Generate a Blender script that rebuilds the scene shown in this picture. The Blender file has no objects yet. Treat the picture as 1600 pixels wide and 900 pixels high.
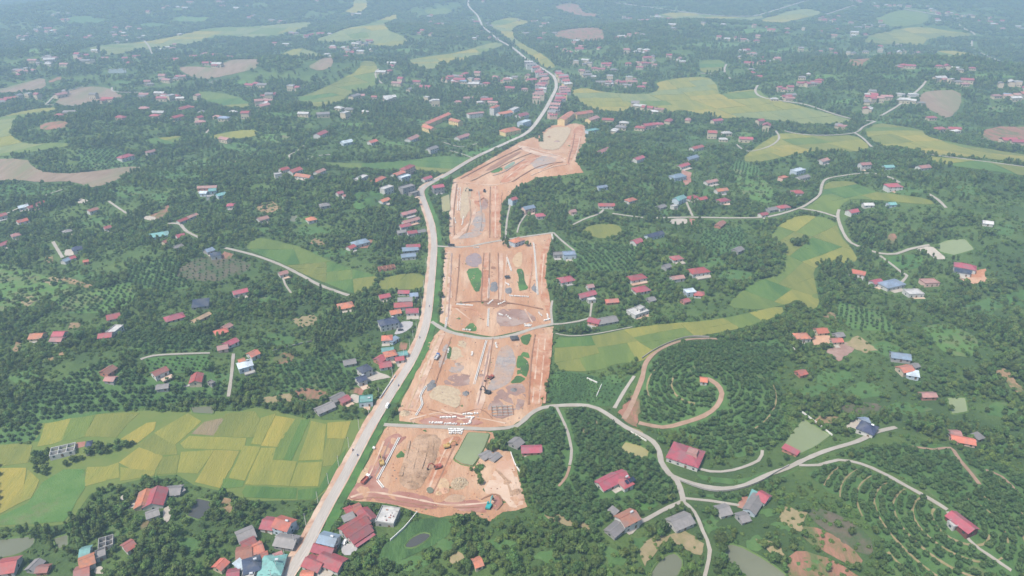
import bpy, bmesh, math, random
import numpy as np
from mathutils import Vector, Matrix
from mathutils.geometry import delaunay_2d_cdt

random.seed(11); rng = np.random.default_rng(5)
scene = bpy.context.scene
C = scene.collection

# ------------------------------------------------------------------ camera
H = 280.0                    # drone height in metres
F = 1067.0                   # focal length in pixels of the 1600 px wide photograph
PITCH = math.radians(26.8)   # downward tilt
cam_d = bpy.data.cameras.new('camera')
cam_d.sensor_width = 36.0; cam_d.lens = 36.0 * F / 1600.0
cam_d.clip_start = 1.0; cam_d.clip_end = 40000.0
cam = bpy.data.objects.new('camera', cam_d); C.objects.link(cam)
cam.location = (0, 0, H); cam.rotation_euler = (math.pi / 2 - PITCH, 0, 0)
scene.camera = cam

# ------------------------------------------------------------------ sky, sun, exposure
SUN_EL, SUN_AZ = math.radians(60), math.radians(-128)      # azimuth from +Y towards +X
world = bpy.data.worlds.new('World'); scene.world = world; world.use_nodes = True
wn = world.node_tree
sky = wn.nodes.new('ShaderNodeTexSky'); sky.sky_type = 'NISHITA'; sky.sun_disc = False
sky.sun_elevation = SUN_EL; sky.sun_rotation = SUN_AZ
sky.air_density = 1.0; sky.dust_density = 2.5; sky.ozone_density = 1.0
wn.nodes['Background'].inputs['Strength'].default_value = 0.085
wn.links.new(sky.outputs[0], wn.nodes['Background'].inputs['Color'])
sun_d = bpy.data.lights.new('sun', 'SUN'); sun_d.energy = 2.5; sun_d.angle = math.radians(9)
sun_d.color = (1.0, 0.94, 0.84)
sun = bpy.data.objects.new('sun', sun_d); C.objects.link(sun)
sd = Vector((math.sin(SUN_AZ) * math.cos(SUN_EL), math.cos(SUN_AZ) * math.cos(SUN_EL), math.sin(SUN_EL)))
sun.rotation_euler = sd.to_track_quat('Z', 'Y').to_euler()
scene.view_settings.view_transform = 'Standard'; scene.view_settings.look = 'None'
scene.view_settings.gamma = 1.0; scene.view_settings.use_curve_mapping = False
scene.view_settings.exposure = 1.14
HAZE_DENSITY = 0.00026
HAZE_COLOR = (0.54, 0.76, 1.0)
scene.cycles.volume_bounces = 1
scene.cycles.max_bounces = 5
scene.cycles.use_denoising = True

# ------------------------------------------------------------------ pixels to places
CP, SP = math.cos(PITCH), math.sin(PITCH)
HS = H / 230.0
HILLS = []   # (x, y, rx, ry, height)

def hgt(x, y):
    z = 0.0
    for hx, hy, rx, ry, hh in HILLS:
        q = ((x - hx) / rx) ** 2 + ((y - hy) / ry) ** 2
        if q < 9: z += hh * math.exp(-q)
    return z

def hgt_np(x, y):
    z = np.zeros_like(x)
    for hx, hy, rx, ry, hh in HILLS:
        z += hh * np.exp(-np.minimum(((x - hx) / rx) ** 2 + ((y - hy) / ry) ** 2, 40))
    return z

def P(px, py, dz=0.0):
    """Where the line of sight through a photo pixel meets the ground (or a height dz above it)."""
    u, v = (px - 800) / F, (py - 450) / F
    dx, dy, dzz = u, CP - v * SP, -SP - v * CP
    if dzz > -0.035: dzz = -0.035
    z = 0.0
    for _ in range(10):
        t = (z + dz - H) / dzz
        x, y = dx * t, dy * t
        z = z * 0.4 + hgt(x, y) * 0.6
    return Vector((x, y, hgt(x, y)))

def pts(s):
    return [tuple(float(c) for c in q.split(',')) for q in s.split()]

def wpoly(s):
    return [P(a, b) for a, b in pts(s)]

def mpp(py):   # metres per photo pixel at a row
    return H / (SP + CP * (py - 450) / F) / F

for s in ("1097,592,46,44,11 1160,640,40,34,4 1505,815,62,56,13 180,600,70,42,10 90,640,50,40,5 330,560,60,50,6 "
          "450,300,120,90,16 300,420,90,70,11 560,330,60,50,7 880,285,70,80,14 980,265,80,90,10 1450,335,110,70,15 "
          "1540,290,120,110,20 1080,395,60,50,6 940,410,50,45,5 1300,870,50,40,8 900,760,50,40,6 700,870,60,24,5 "
          "900,880,40,30,6 240,860,40,24,4 150,205,140,90,16 120,250,70,70,14 500,115,140,110,22 320,115,150,100,18 "
          "480,190,100,100,15 560,235,90,70,10 720,120,120,130,14 1000,90,190,160,24 1330,130,220,160,26 1540,140,200,160,26 "
          "1120,60,260,250,30 620,60,220,200,25 150,30,500,450,40 420,20,500,400,42 1000,10,600,500,45 1400,30,400,420,35 "
          "650,15,400,400,32 1560,20,500,450,42 70,100,200,200,22 960,60,200,160,15 1420,220,90,60,6 1560,400,70,60,12 "
          "1480,560,70,50,9 1340,560,60,44,6 1210,500,40,30,3 60,540,70,50,8 230,300,80,60,9 30,330,80,60,7 1250,255,80,50,6").split():
    hx, hy, rx, ry, hh = (float(c) for c in s.split(','))
    u, v = (hx - 800) / F, (hy - 450) / F
    t = -H / min(-SP - v * CP, -0.035)
    HILLS.append((u * t, (CP - v * SP) * t, rx * HS, ry * HS, hh * 1.4))

# ------------------------------------------------------------------ materials
MATS = {}
def mat(name, c1, c2=None, scale=0.2, rough=0.85, c3=None, scale3=0.02, detail=6, bump=0.0, bscale=None, lo=0.35, hi=0.65,
        stretch=None, coord='pos', spec=0.2, metal=0.0, rand=0.0, lo3=0.45, hi3=0.6):
    m = bpy.data.materials.new(name); m.use_nodes = True
    nt = m.node_tree; b = nt.nodes['Principled BSDF']
    b.inputs['Roughness'].default_value = rough
    b.inputs['Specular IOR Level'].default_value = spec
    b.inputs['Metallic'].default_value = metal
    N = nt.nodes.new; L = nt.links.new
    if coord == 'pos':
        vec = N('ShaderNodeNewGeometry').outputs['Position']
    else:
        vec = N('ShaderNodeTexCoord').outputs['Object']
    if stretch:
        mp = N('ShaderNodeMapping'); L(vec, mp.inputs['Vector'])
        mp.inputs['Rotation'].default_value = (0, 0, math.radians(stretch[2])); mp.inputs['Scale'].default_value = (stretch[0], stretch[1], 1)
        vec = mp.outputs[0]
    def noise(sc, lo_, hi_, det=detail):
        n = N('ShaderNodeTexNoise'); n.inputs['Scale'].default_value = sc; n.inputs['Detail'].default_value = det
        n.inputs['Roughness'].default_value = 0.65
        L(vec, n.inputs['Vector'])
        r = N('ShaderNodeMapRange'); r.inputs['From Min'].default_value = lo_; r.inputs['From Max'].default_value = hi_
        L(n.outputs['Fac'], r.inputs['Value'])
        return n, r.outputs[0]
    col = None
    if c2 is not None:
        n, f = noise(scale, lo, hi)
        mx = N('ShaderNodeMix'); mx.data_type = 'RGBA'
        mx.inputs['A'].default_value = (*c1, 1); mx.inputs['B'].default_value = (*c2, 1)
        L(f, mx.inputs['Factor']); col = mx.outputs['Result']
        if c3 is not None:
            n3, f3 = noise(scale3, lo3, hi3)
            mx = N('ShaderNodeMix'); mx.data_type = 'RGBA'
            mx.inputs['B'].default_value = (*c3, 1); L(col, mx.inputs['A']); L(f3, mx.inputs['Factor']); col = mx.outputs['Result']
        if bump:
            if bscale: n, f = noise(bscale, 0.3, 0.7)
            bp = N('ShaderNodeBump'); bp.inputs['Strength'].default_value = 1.0; bp.inputs['Distance'].default_value = bump
            L(f, bp.inputs['Height']); L(bp.outputs[0], b.inputs['Normal'])
    if rand:
        oi = N('ShaderNodeObjectInfo'); hs = N('ShaderNodeHueSaturation')
        r1 = N('ShaderNodeMapRange'); r1.inputs['To Min'].default_value = 1 - rand; r1.inputs['To Max'].default_value = 1 + rand
        L(oi.outputs['Random'], r1.inputs['Value']); L(r1.outputs[0], hs.inputs['Value'])
        r2 = N('ShaderNodeMath'); r2.operation = 'MULTIPLY_ADD'; L(oi.outputs['Random'], r2.inputs[0]); r2.inputs[1].default_value = 7.31; r2.inputs[2].default_value = 0
        r3 = N('ShaderNodeMath'); r3.operation = 'FRACT'; L(r2.outputs[0], r3.inputs[0])
        r4 = N('ShaderNodeMapRange'); r4.inputs['To Min'].default_value = 0.5 - rand * 0.11; r4.inputs['To Max'].default_value = 0.5 + rand * 0.04
        L(r3.outputs[0], r4.inputs['Value']); L(r4.outputs[0], hs.inputs['Hue'])
        if col is not None: L(col, hs.inputs['Color'])
        else: hs.inputs['Color'].default_value = (*c1, 1)
        col = hs.outputs[0]
    if col is not None: L(col, b.inputs['Base Color'])
    else: b.inputs['Base Color'].default_value = (*c1, 1)
    MATS[name] = m
    return m

# land
mat('ground', (.058, .105, .028), (.095, .142, .038), .05, c3=(.047, .083, .026), scale3=.012, detail=9, bump=.6, bscale=.35)
mat('grass', (.055, .138, .032), (.083, .166, .041), .15, c3=(.046, .092, .028), scale3=.03, bump=.15, bscale=1.5)
mat('meadow', (.072, .150, .036), (.10, .175, .048), .1, c3=(.15, .14, .07), scale3=.045, bump=.2, bscale=1.0, lo3=.50, hi3=.70, detail=9)
mat('orchard_grass', (.052, .112, .032), (.082, .148, .045), .12, c3=(.13, .125, .065), scale3=.06, lo3=.58, hi3=.76, bump=.2, bscale=.8)
mat('crop', (.05, .11, .030), (.075, .145, .042), .5, c3=(.04, .085, .026), scale3=.08, bump=.5, bscale=.9, stretch=(1, .3, 60), detail=9)
mat('bund', (.075, .135, .035), (.11, .155, .045), .3)
mat('paddy_base', (.10, .145, .035), (.125, .155, .04), .1)
R = dict(gold=((.29, .245, .05), (.24, .22, .048)), yellow=((.235, .225, .048), (.19, .20, .045)), olive=((.175, .185, .042), (.15, .17, .042)),
         lime=((.135, .18, .04), (.11, .16, .038)), green=((.08, .15, .034), (.10, .165, .04)), stubble=((.25, .19, .11), (.19, .16, .08)),
         pale=((.20, .22, .075), (.17, .20, .07)))
for i, (k, (a, b)) in enumerate(R.items()):
    a, b = (a[0] * 1.0, a[1] * .97, a[2]), (b[0] * .97, b[1] * .97, b[2])
    mat('rice_' + k, a, b, .3, stretch=(1.0, .18, 17 * i), bump=.25, bscale=1.2, c3=(a[0] * .72, a[1] * .82, a[2] * .9), scale3=.06, detail=8)
mat('plough', (.25, .185, .135), (.19, .135, .092), .12, c3=(.15, .155, .08), scale3=.02, bump=.25, stretch=(1, .2, 15), lo3=.48, hi3=.66, detail=9)
mat('redplough', (.29, .145, .10), (.21, .105, .07), .25, c3=(.10, .12, .045), scale3=.09, stretch=(1, .4, 62), bump=.35, lo3=.46, hi3=.62, detail=9)
mat('fallow', (.085, .085, .05), (.12, .095, .07), .2, c3=(.05, .085, .03), scale3=.08, bump=.3)
mat('earth', (.41, .232, .135), (.31, .15, .082), .09, c3=(.47, .32, .215), scale3=.045, detail=10, bump=.6, bscale=.25, stretch=(1, .35, -8), lo3=.44, hi3=.64)
mat('pinkearth', (.31, .15, .115), (.255, .115, .085), .12, c3=(.34, .195, .15), scale3=.05, bump=.15)
mat('orange', (.40, .19, .105), (.31, .135, .075), .1, c3=(.44, .27, .18), scale3=.06, bump=.35, bscale=.4)
mat('clod', (.36, .235, .15), (.24, .15, .092), .2, c3=(.41, .275, .185), scale3=.06, detail=10, bump=.8, bscale=.22)
mat('cream', (.430, .344, .232), (.344, .258, .172), .35, bump=.3)
mat('sand', (.447, .318, .198), (.378, .258, .155), .3, bump=.2)
mat('gravel', (.232, .206, .198), (.327, .284, .258), .3, c3=(.344, .241, .181), scale3=.07, bump=.3)
mat('darkgravel', (.138, .138, .146), (.198, .189, .185), .5, bump=.3)
mat('mauve', (.267, .172, .142), (.215, .133, .107), .15, c3=(.310, .232, .198), scale3=.05, bump=.25)
mat('lilac', (.258, .202, .202), (.215, .163, .163), .3)
mat('paleearth', (.49, .375, .29), (.44, .31, .225), .1, c3=(.40, .245, .17), scale3=.05, bump=.2)
mat('browncut', (.27, .15, .095), (.22, .115, .07), .3)
mat('road', (.370, .340, .305), (.318, .288, .258), .05, c3=(.404, .370, .335), scale3=.3, stretch=(1, .2, -8), bump=.03)
mat('lane', (.335, .310, .271), (.284, .254, .215), .12)
mat('dirt_track', (.318, .215, .159), (.249, .163, .112), .2)
mat('terrace', (.27, .21, .125), (.19, .17, .08), .25)
mat('scrape', (.30, .19, .115), (.20, .145, .075), .3, c3=(.10, .125, .045), scale3=.14, lo3=.48, hi3=.62, detail=9, bump=.3)
mat('yard', (.396, .361, .310), (.327, .284, .241), .25)
mat('paving', (.36, .35, .35), (.30, .29, .29), .25)
def water(name, c):
    m = mat(name, c, tuple(q * .85 for q in c), .04, rough=.14, spec=.22, bump=.0)
    return m
water('water_green', (.20, .235, .125)); water('water_ochre', (.30, .27, .12)); water('water_grey', (.14, .148, .10)); water('water_dark', (.07, .07, .065))
# buildings
RC = dict(r=(.33, .08, .082), o=(.45, .17, .10), b=(.28, .125, .09), g=(.22, .205, .20), n=(.045, .055, .10), u=(.20, .255, .34), t=(.16, .34, .33), w=(.47, .46, .44),
          p=(.36, .19, .165), y=(.50, .36, .20), l=(.50, .57, .63), d=(.05, .05, .055), k=(.33, .10, .08))
for k, c in RC.items():
    mat('roof_' + k, c, tuple(q * .78 for q in c), .6, rough=.6, c3=tuple(q * .5 + .06 for q in c), scale3=.16, spec=.2, rand=.16)
WC = dict(w=(.50, .49, .46), c=(.5, .42, .3), l=(.42, .48, .53), g=(.30, .29, .28), p=(.58, .40, .33), b=(.42, .20, .14), y=(.66, .50, .24), k=(.16, .06, .05))
for k, c in WC.items():
    mat('wall_' + k, c, tuple(q * .85 for q in c), .4, rough=.8, rand=.06)
mat('glass', (.04, .05, .06), rough=.15, spec=.6)
mat('door', (.13, .075, .04), rough=.6)
mat('concrete', (.68, .66, .63), (.58, .56, .52), 1.5)
mat('concrete_grey', (.36, .34, .32), (.28, .27, .25), 1.0)
mat('solar', (.02, .025, .05), rough=.25, spec=.5)
mat('bark', (.12, .085, .055), (.08, .06, .04), 3)
def leaf(name, c1, c2, scale, rand):
    m = mat(name, c1, c2, scale, rough=.75, coord='obj', rand=rand); nt = m.node_tree; b = nt.nodes['Principled BSDF']
    tr = nt.nodes.new('ShaderNodeBsdfTranslucent'); mx = nt.nodes.new('ShaderNodeMixShader'); mx.inputs[0].default_value = .3
    nt.links.new(b.inputs['Base Color'].links[0].from_socket, tr.inputs['Color'])
    out = [n for n in nt.nodes if n.type == 'OUTPUT_MATERIAL'][0]
    nt.links.new(b.outputs[0], mx.inputs[1]); nt.links.new(tr.outputs[0], mx.inputs[2]); nt.links.new(mx.outputs[0], out.inputs['Surface'])
leaf('leaf_wood', (.074, .140, .038), (.124, .192, .056), .5, .36)
leaf('leaf_orchard', (.060, .118, .038), (.092, .158, .052), .6, .24)
leaf('leaf_light', (.105, .175, .036), (.145, .215, .055), .5, .30)
leaf('leaf_bush', (.084, .155, .036), (.120, .192, .052), .5, .30)
mat('paint_teal', (.03, .28, .28), rough=.4, spec=.5); mat('paint_white', (.75, .75, .74), rough=.35, spec=.5)
mat('paint_red', (.30, .085, .06), rough=.4, spec=.5); mat('paint_yellow', (.40, .27, .09), rough=.4, spec=.5)
mat('paint_dark', (.04, .04, .045), rough=.5); mat('rubber', (.025, .025, .025), rough=.9); mat('paint_blue', (.06, .12, .3), rough=.4, spec=.5)
mat('paint_silver', (.45, .46, .48), rough=.3, spec=.6)

# ------------------------------------------------------------------ mesh helpers
class MB:
    def __init__(s): s.v = []; s.f = []; s.m = []
    def poly(s, vs, mi=0):
        n = len(s.v); s.v += [tuple(q) for q in vs]; s.f.append(tuple(range(n, n + len(vs)))); s.m.append(mi)
    def box(s, x0, x1, y0, y1, z0, z1, mi=0, top=None):
        n = len(s.v); t = top or (x0, x1, y0, y1)
        s.v += [(x0, y0, z0), (x1, y0, z0), (x1, y1, z0), (x0, y1, z0), (t[0], t[2], z1), (t[1], t[2], z1), (t[1], t[3], z1), (t[0], t[3], z1)]
        for f in ((0, 3, 2, 1), (4, 5, 6, 7), (0, 1, 5, 4), (1, 2, 6, 5), (2, 3, 7, 6), (3, 0, 4, 7)):
            s.f.append(tuple(n + i for i in f)); s.m.append(mi)
    def bar(s, a, b, w, h=None, mi=0):
        a, b = Vector(a), Vector(b); d = (b - a).normalized(); h = h or w
        sx = d.cross(Vector((0, 0, 1)))
        if sx.length < 1e-3: sx = Vector((1, 0, 0))
        sx = sx.normalized() * w / 2; sz = sx.cross(d).normalized() * h / 2
        n = len(s.v)
        for q in (a, b):
            for i, j in ((-1, -1), (1, -1), (1, 1), (-1, 1)): s.v.append(tuple(q + sx * i + sz * j))
        for f in ((0, 1, 2, 3), (7, 6, 5, 4), (0, 4, 5, 1), (1, 5, 6, 2), (2, 6, 7, 3), (3, 7, 4, 0)):
            s.f.append(tuple(n + i for i in f)); s.m.append(mi)
    def cyl(s, c, r, ax, length, seg=8, mi=0, r2=None, hollow=0):
        ax = Vector(ax).normalized(); c = Vector(c); r2 = r if r2 is None else r2
        e1 = ax.orthogonal().normalized(); e2 = ax.cross(e1); n = len(s.v)
        for z, rr in ((-.5, r), (.5, r2)):
            for i in range(seg):
                a = 2 * math.pi * i / seg
                s.v.append(tuple(c + ax * z * length + (e1 * math.cos(a) + e2 * math.sin(a)) * rr))
        for i in range(seg):
            j = (i + 1) % seg; s.f.append((n + i, n + j, n + seg + j, n + seg + i)); s.m.append(mi)
        if hollow:
            k = len(s.v)
            for z in (-.5, .5):
                for i in range(seg):
                    a = 2 * math.pi * i / seg
                    s.v.append(tuple(c + ax * z * length + (e1 * math.cos(a) + e2 * math.sin(a)) * r * hollow))
            for i in range(seg):
                j = (i + 1) % seg
                s.f += [(k + j, k + i, k + seg + i, k + seg + j), (n + i, k + i, k + j, n + j), (n + seg + j, k + seg + j, k + seg + i, n + seg + i)]; s.m += [mi] * 3
        else:
            s.f += [tuple(n + i for i in range(seg))[::-1], tuple(n + seg + i for i in range(seg))]; s.m += [mi, mi]
    def mesh(s, name, mats):
        me = bpy.data.meshes.new(name); me.from_pydata(s.v, [], s.f)
        for m in (mats if isinstance(mats, (list, tuple)) else [mats]): me.materials.append(MATS[m] if isinstance(m, str) else m)
        if any(s.m): me.polygons.foreach_set('material_index', s.m)
        me.update(); return me
    def build(s, name, mats, parent=None): return link(name, s.mesh(name, mats), parent)

def link(name, me, parent=None, loc=None):
    o = bpy.data.objects.new(name, me); C.objects.link(o)
    if parent is not None: o.parent = parent
    if loc is not None: o.location = loc
    return o
def tag(o, label=None, cat=None, group=None, kind=None):
    if label: o['label'] = label
    if cat: o['category'] = cat
    if group: o['group'] = group
    if kind: o['kind'] = kind
    return o
def empty(name, loc, rz=0):
    o = bpy.data.objects.new(name, None); C.objects.link(o); o.location = loc; o.rotation_euler = (0, 0, rz); o.empty_display_size = .5
    return o

# ------------------------------------------------------------------ draped land
def inside(poly, X, Y):
    """points in polygon, vectorised"""
    n = len(poly); r = np.zeros(X.shape, bool); j = n - 1
    xs = [p[0] for p in poly]; ys = [p[1] for p in poly]
    sel = np.nonzero((X >= min(xs)) & (X <= max(xs)) & (Y >= min(ys)) & (Y <= max(ys)))[0]
    if len(sel) == 0: return r
    x, y = X[sel], Y[sel]; c = np.zeros(len(sel), bool)
    for i in range(n):
        xi, yi, xj, yj = xs[i], ys[i], xs[j], ys[j]
        if yi != yj: c ^= ((yi > y) != (yj > y)) & (x < (xj - xi) * (y - yi) / (yj - yi) + xi)
        j = i
    r[sel] = c
    return r

def lift(layer, y): return (.10 + .09 * layer) * max(1.0, y / 500.0)

def smooth_ring(w, it=1):
    for _ in range(it):
        o = []
        for i in range(len(w)):
            a, b = w[i], w[(i + 1) % len(w)]
            o += [a.lerp(b, .22), a.lerp(b, .78)]
        w = o
    return w

def wobble(w, step, amp):
    """densify an outline and roughen it a little so that no edge is ruler straight"""
    o = []
    for i in range(len(w)):
        a, b = w[i], w[(i + 1) % len(w)]
        L = (b - a).length; n = max(1, int(L / step))
        nrm = Vector((-(b - a).y, (b - a).x, 0)); nrm = nrm.normalized() if nrm.length > 0 else nrm
        for k in range(n):
            q = a.lerp(b, k / n)
            if k: q = q + nrm * random.uniform(-amp, amp)
            o.append(q)
    return o

def drape(name, ring, m, layer, parent=None, res=None, rough=0.0, skirt=0.0, amp=None):
    w = [Vector((p[0], p[1], 0)) for p in ring]
    xs = [p.x for p in w]; ys = [p.y for p in w]
    diag = math.hypot(max(xs) - min(xs), max(ys) - min(ys))
    res = res or min(max(diag / 18, 3.5), 60)
    w = wobble(w, res, res * .10 if amp is None else amp)
    gx = np.arange(min(xs) + res / 2, max(xs), res); gy = np.arange(min(ys) + res / 2, max(ys), res)
    pts2 = [(p.x, p.y) for p in w]; n = len(pts2)
    if len(gx) and len(gy):
        X, Y = np.meshgrid(gx, gy); X, Y = X.ravel(), Y.ravel()
        k = inside(w, X, Y)
        pts2 += list(zip(X[k].tolist(), Y[k].tolist()))
    r = delaunay_2d_cdt([Vector(p) for p in pts2], [(i, (i + 1) % n) for i in range(n)], [], 1, 1e-4)
    V, T = r[0], r[2]
    vs = []
    for i, p in enumerate(V):
        z = hgt(p.x, p.y) + lift(layer, p.y)
        if rough and i >= n:
            z += rough * (random.random() + .6 * math.sin(p.x * .31) * math.sin(p.y * .23))
        vs.append((p.x, p.y, z))
    fs = [tuple(t) for t in T]
    if skirt:
        b0 = len(vs)
        for i in range(n): vs.append((vs[i][0], vs[i][1], vs[i][2] - skirt))
        fs += [(i, b0 + i, b0 + (i + 1) % n, (i + 1) % n) for i in range(n)]
    me = bpy.data.meshes.new(name); me.from_pydata(vs, [], fs)
    bm = bmesh.new(); bm.from_mesh(me); bmesh.ops.recalc_face_normals(bm, faces=bm.faces)
    if sum(f.normal.z for f in bm.faces) < 0: bmesh.ops.reverse_faces(bm, faces=bm.faces)
    bm.to_mesh(me); bm.free()
    me.materials.append(MATS[m]); me.polygons.foreach_set('use_smooth', [not skirt] * len(me.polygons))
    return link(name, me, parent)

NOTREE = []        # outlines where no tree grows
ROADS = []         # (points, half width)
HOUSE_SPOTS = []   # (x, y, radius)

def catmull(w, step):
    o = []
    for i in range(len(w) - 1):
        p0, p1, p2, p3 = w[max(i - 1, 0)], w[i], w[i + 1], w[min(i + 2, len(w) - 1)]
        n = max(2, int((p2 - p1).length / step))
        for k in range(n):
            t = k / n
            o.append(.5 * ((2 * p1) + (p2 - p0) * t + (2 * p0 - 5 * p1 + 4 * p2 - p3) * t * t + (3 * p1 - p0 - 3 * p2 + p3) * t ** 3))
    o.append(w[-1]); return o

def ribbon(name, line, width, m, layer=3, parent=None, step=5.0, thick=.3, jitter=.04, height=0.0):
    far = max(1.0, line[0].y / 600.0)
    w = catmull([Vector((p.x, p.y, 0)) for p in line], step * far)
    mb = MB(); prev = None
    for i, p in enumerate(w):
        d = (w[min(i + 1, len(w) - 1)] - w[max(i - 1, 0)]).normalized(); s = Vector((-d.y, d.x, 0))
        hw = width / 2 * (1 + random.uniform(-jitter, jitter))
        row = []
        for k, dz in ((1.0, -thick), (1.0, 0), (0, 0), (-1.0, 0), (-1.0, -thick)):
            q = p + s * hw * k; row.append((q.x, q.y, hgt(q.x, q.y) + lift(layer, q.y) + height + dz))
        n = len(mb.v); mb.v += row
        if i:
            for k in range(4):
                mb.f.append((n - 5 + k, n - 4 + k, n + 1 + k, n + k)); mb.m.append(0)
    mb.f += [(0, 1, 2, 3, 4), tuple(len(mb.v) - 5 + k for k in (4, 3, 2, 1, 0))]; mb.m += [0, 0]
    o = mb.build(name, m, parent)
    return o, w
mat('worn', (.41, .37, .335), (.33, .30, .27), .15, stretch=(1, .1, -8))
# ------------------------------------------------------------------ ground to the horizon
def axis(*segs):
    a = []
    for lo, hi, st in segs: a += list(np.arange(lo, hi, st))
    return np.array(a)
gy = np.concatenate([axis((-1500, -200, 260), (-200, 180, 40), (180, 1050, 7), (1050, 2000, 16), (2000, 4400, 38)), np.geomspace(4400, 9000, 9)])
gxp = np.concatenate([axis((0, 630, 7), (630, 1400, 19), (1400, 3600, 55)), np.geomspace(3600, 8000, 8)])
gx = np.concatenate([-gxp[:0:-1], gxp])
X, Y = np.meshgrid(gx, gy)
Z = hgt_np(X.ravel(), Y.ravel())
nx, ny = len(gx), len(gy)
idx = np.arange(nx * ny).reshape(ny, nx)
quads = np.stack([idx[:-1, :-1], idx[:-1, 1:], idx[1:, 1:], idx[1:, :-1]], -1).reshape(-1, 4)
me = bpy.data.meshes.new('terrain')
me.from_pydata(np.stack([X.ravel(), Y.ravel(), Z], 1).tolist(), [], quads.tolist())
me.materials.append(MATS['ground']); me.polygons.foreach_set('use_smooth', [True] * len(me.polygons))
tag(link('terrain', me), 'rolling green ground of low hills reaching to the hazy distance', 'terrain', kind='structure')

# ------------------------------------------------------------------ rice and other fields
def clip(poly, p, n):
    o = []
    for i in range(len(poly)):
        a, b = poly[i], poly[(i + 1) % len(poly)]
        da, db = (a - p).dot(n), (b - p).dot(n)
        if da >= 0: o.append(a)
        if da * db < 0: o.append(a.lerp(b, da / (da - db)))
    return o
def area(w): return abs(sum(w[i].x * w[(i + 1) % len(w)].y - w[(i + 1) % len(w)].x * w[i].y for i in range(len(w)))) / 2
def split(poly, target, ang, depth=0):
    A = area(poly)
    if A < target * random.uniform(.8, 1.7) or depth > 9 or len(poly) < 3: return [poly]
    c = sum((p for p in poly), Vector()) / len(poly)
    d1 = Vector((math.cos(ang), math.sin(ang), 0)); d2 = Vector((-d1.y, d1.x, 0))
    e1 = [p.dot(d1) for p in poly]; e2 = [p.dot(d2) for p in poly]
    l1, l2 = max(e1) - min(e1), max(e2) - min(e2)
    n = d1 if l1 > l2 * random.uniform(.9, 1.9) else d2
    n = Vector((n.x, n.y, 0)); n.rotate(Matrix.Rotation(random.uniform(-.16, .16), 3, 'Z'))
    e = [p.dot(n) for p in poly]; mid = min(e) + (max(e) - min(e)) * random.uniform(.38, .62)
    p0 = n * mid
    a, b = clip(poly, p0, n), clip(poly, p0, -n)
    o = []
    for q in (a, b):
        if len(q) >= 3 and area(q) > 4: o += split(q, target, ang, depth + 1)
    return o
def shrink(w, d):
    c = sum((p for p in w), Vector()) / len(w)
    A = sum(w[i].x * w[(i + 1) % len(w)].y - w[(i + 1) % len(w)].x * w[i].y for i in range(len(w)))
    sg = 1 if A > 0 else -1
    o = []
    n = len(w)
    for i in range(n):
        a, b, c2 = w[i - 1], w[i], w[(i + 1) % n]
        e1 = (b - a); e2 = (c2 - b)
        if e1.length < 1e-4 or e2.length < 1e-4: continue
        n1 = Vector((-e1.y, e1.x, 0)).normalized() * sg; n2 = Vector((-e2.y, e2.x, 0)).normalized() * sg
        k = n1 + n2
        if k.length < .3: k = n1
        o.append(b + k.normalized() * d)
    return o

def flat(w): return [Vector((p.x, p.y, 0)) for p in w]
PAL = {'y': ['gold', 'yellow', 'yellow', 'olive', 'olive', 'lime'], 'm': ['yellow', 'olive', 'olive', 'lime', 'lime', 'green'], 'g': ['lime', 'green', 'green', 'olive'],
       'p': ['pale', 'pale', 'yellow', 'lime', 'gold'], 's': ['stubble', 'stubble', 'olive', 'pale']}
FIELD_LABELS = []
def field(outline, pal, plot_area, angle, label):
    w = flat(wpoly(outline)); w = smooth_ring(w)
    far = max(1.0, w[0].y / 700)
    base = drape('rice_field', w, 'paddy_base', 0)
    tag(base, label, 'rice field', kind='structure'); NOTREE.append(w)
    for q in split(w, plot_area, math.radians(angle)):
        q = shrink(q, .22 * far)
        if len(q) < 3 or area(q) < 12: continue
        o = drape('plot', q, 'rice_' + random.choice(PAL[pal]), 2, base, res=max(math.sqrt(area(q)) / 5, 3.5), amp=.45 * far, skirt=.2)

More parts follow.
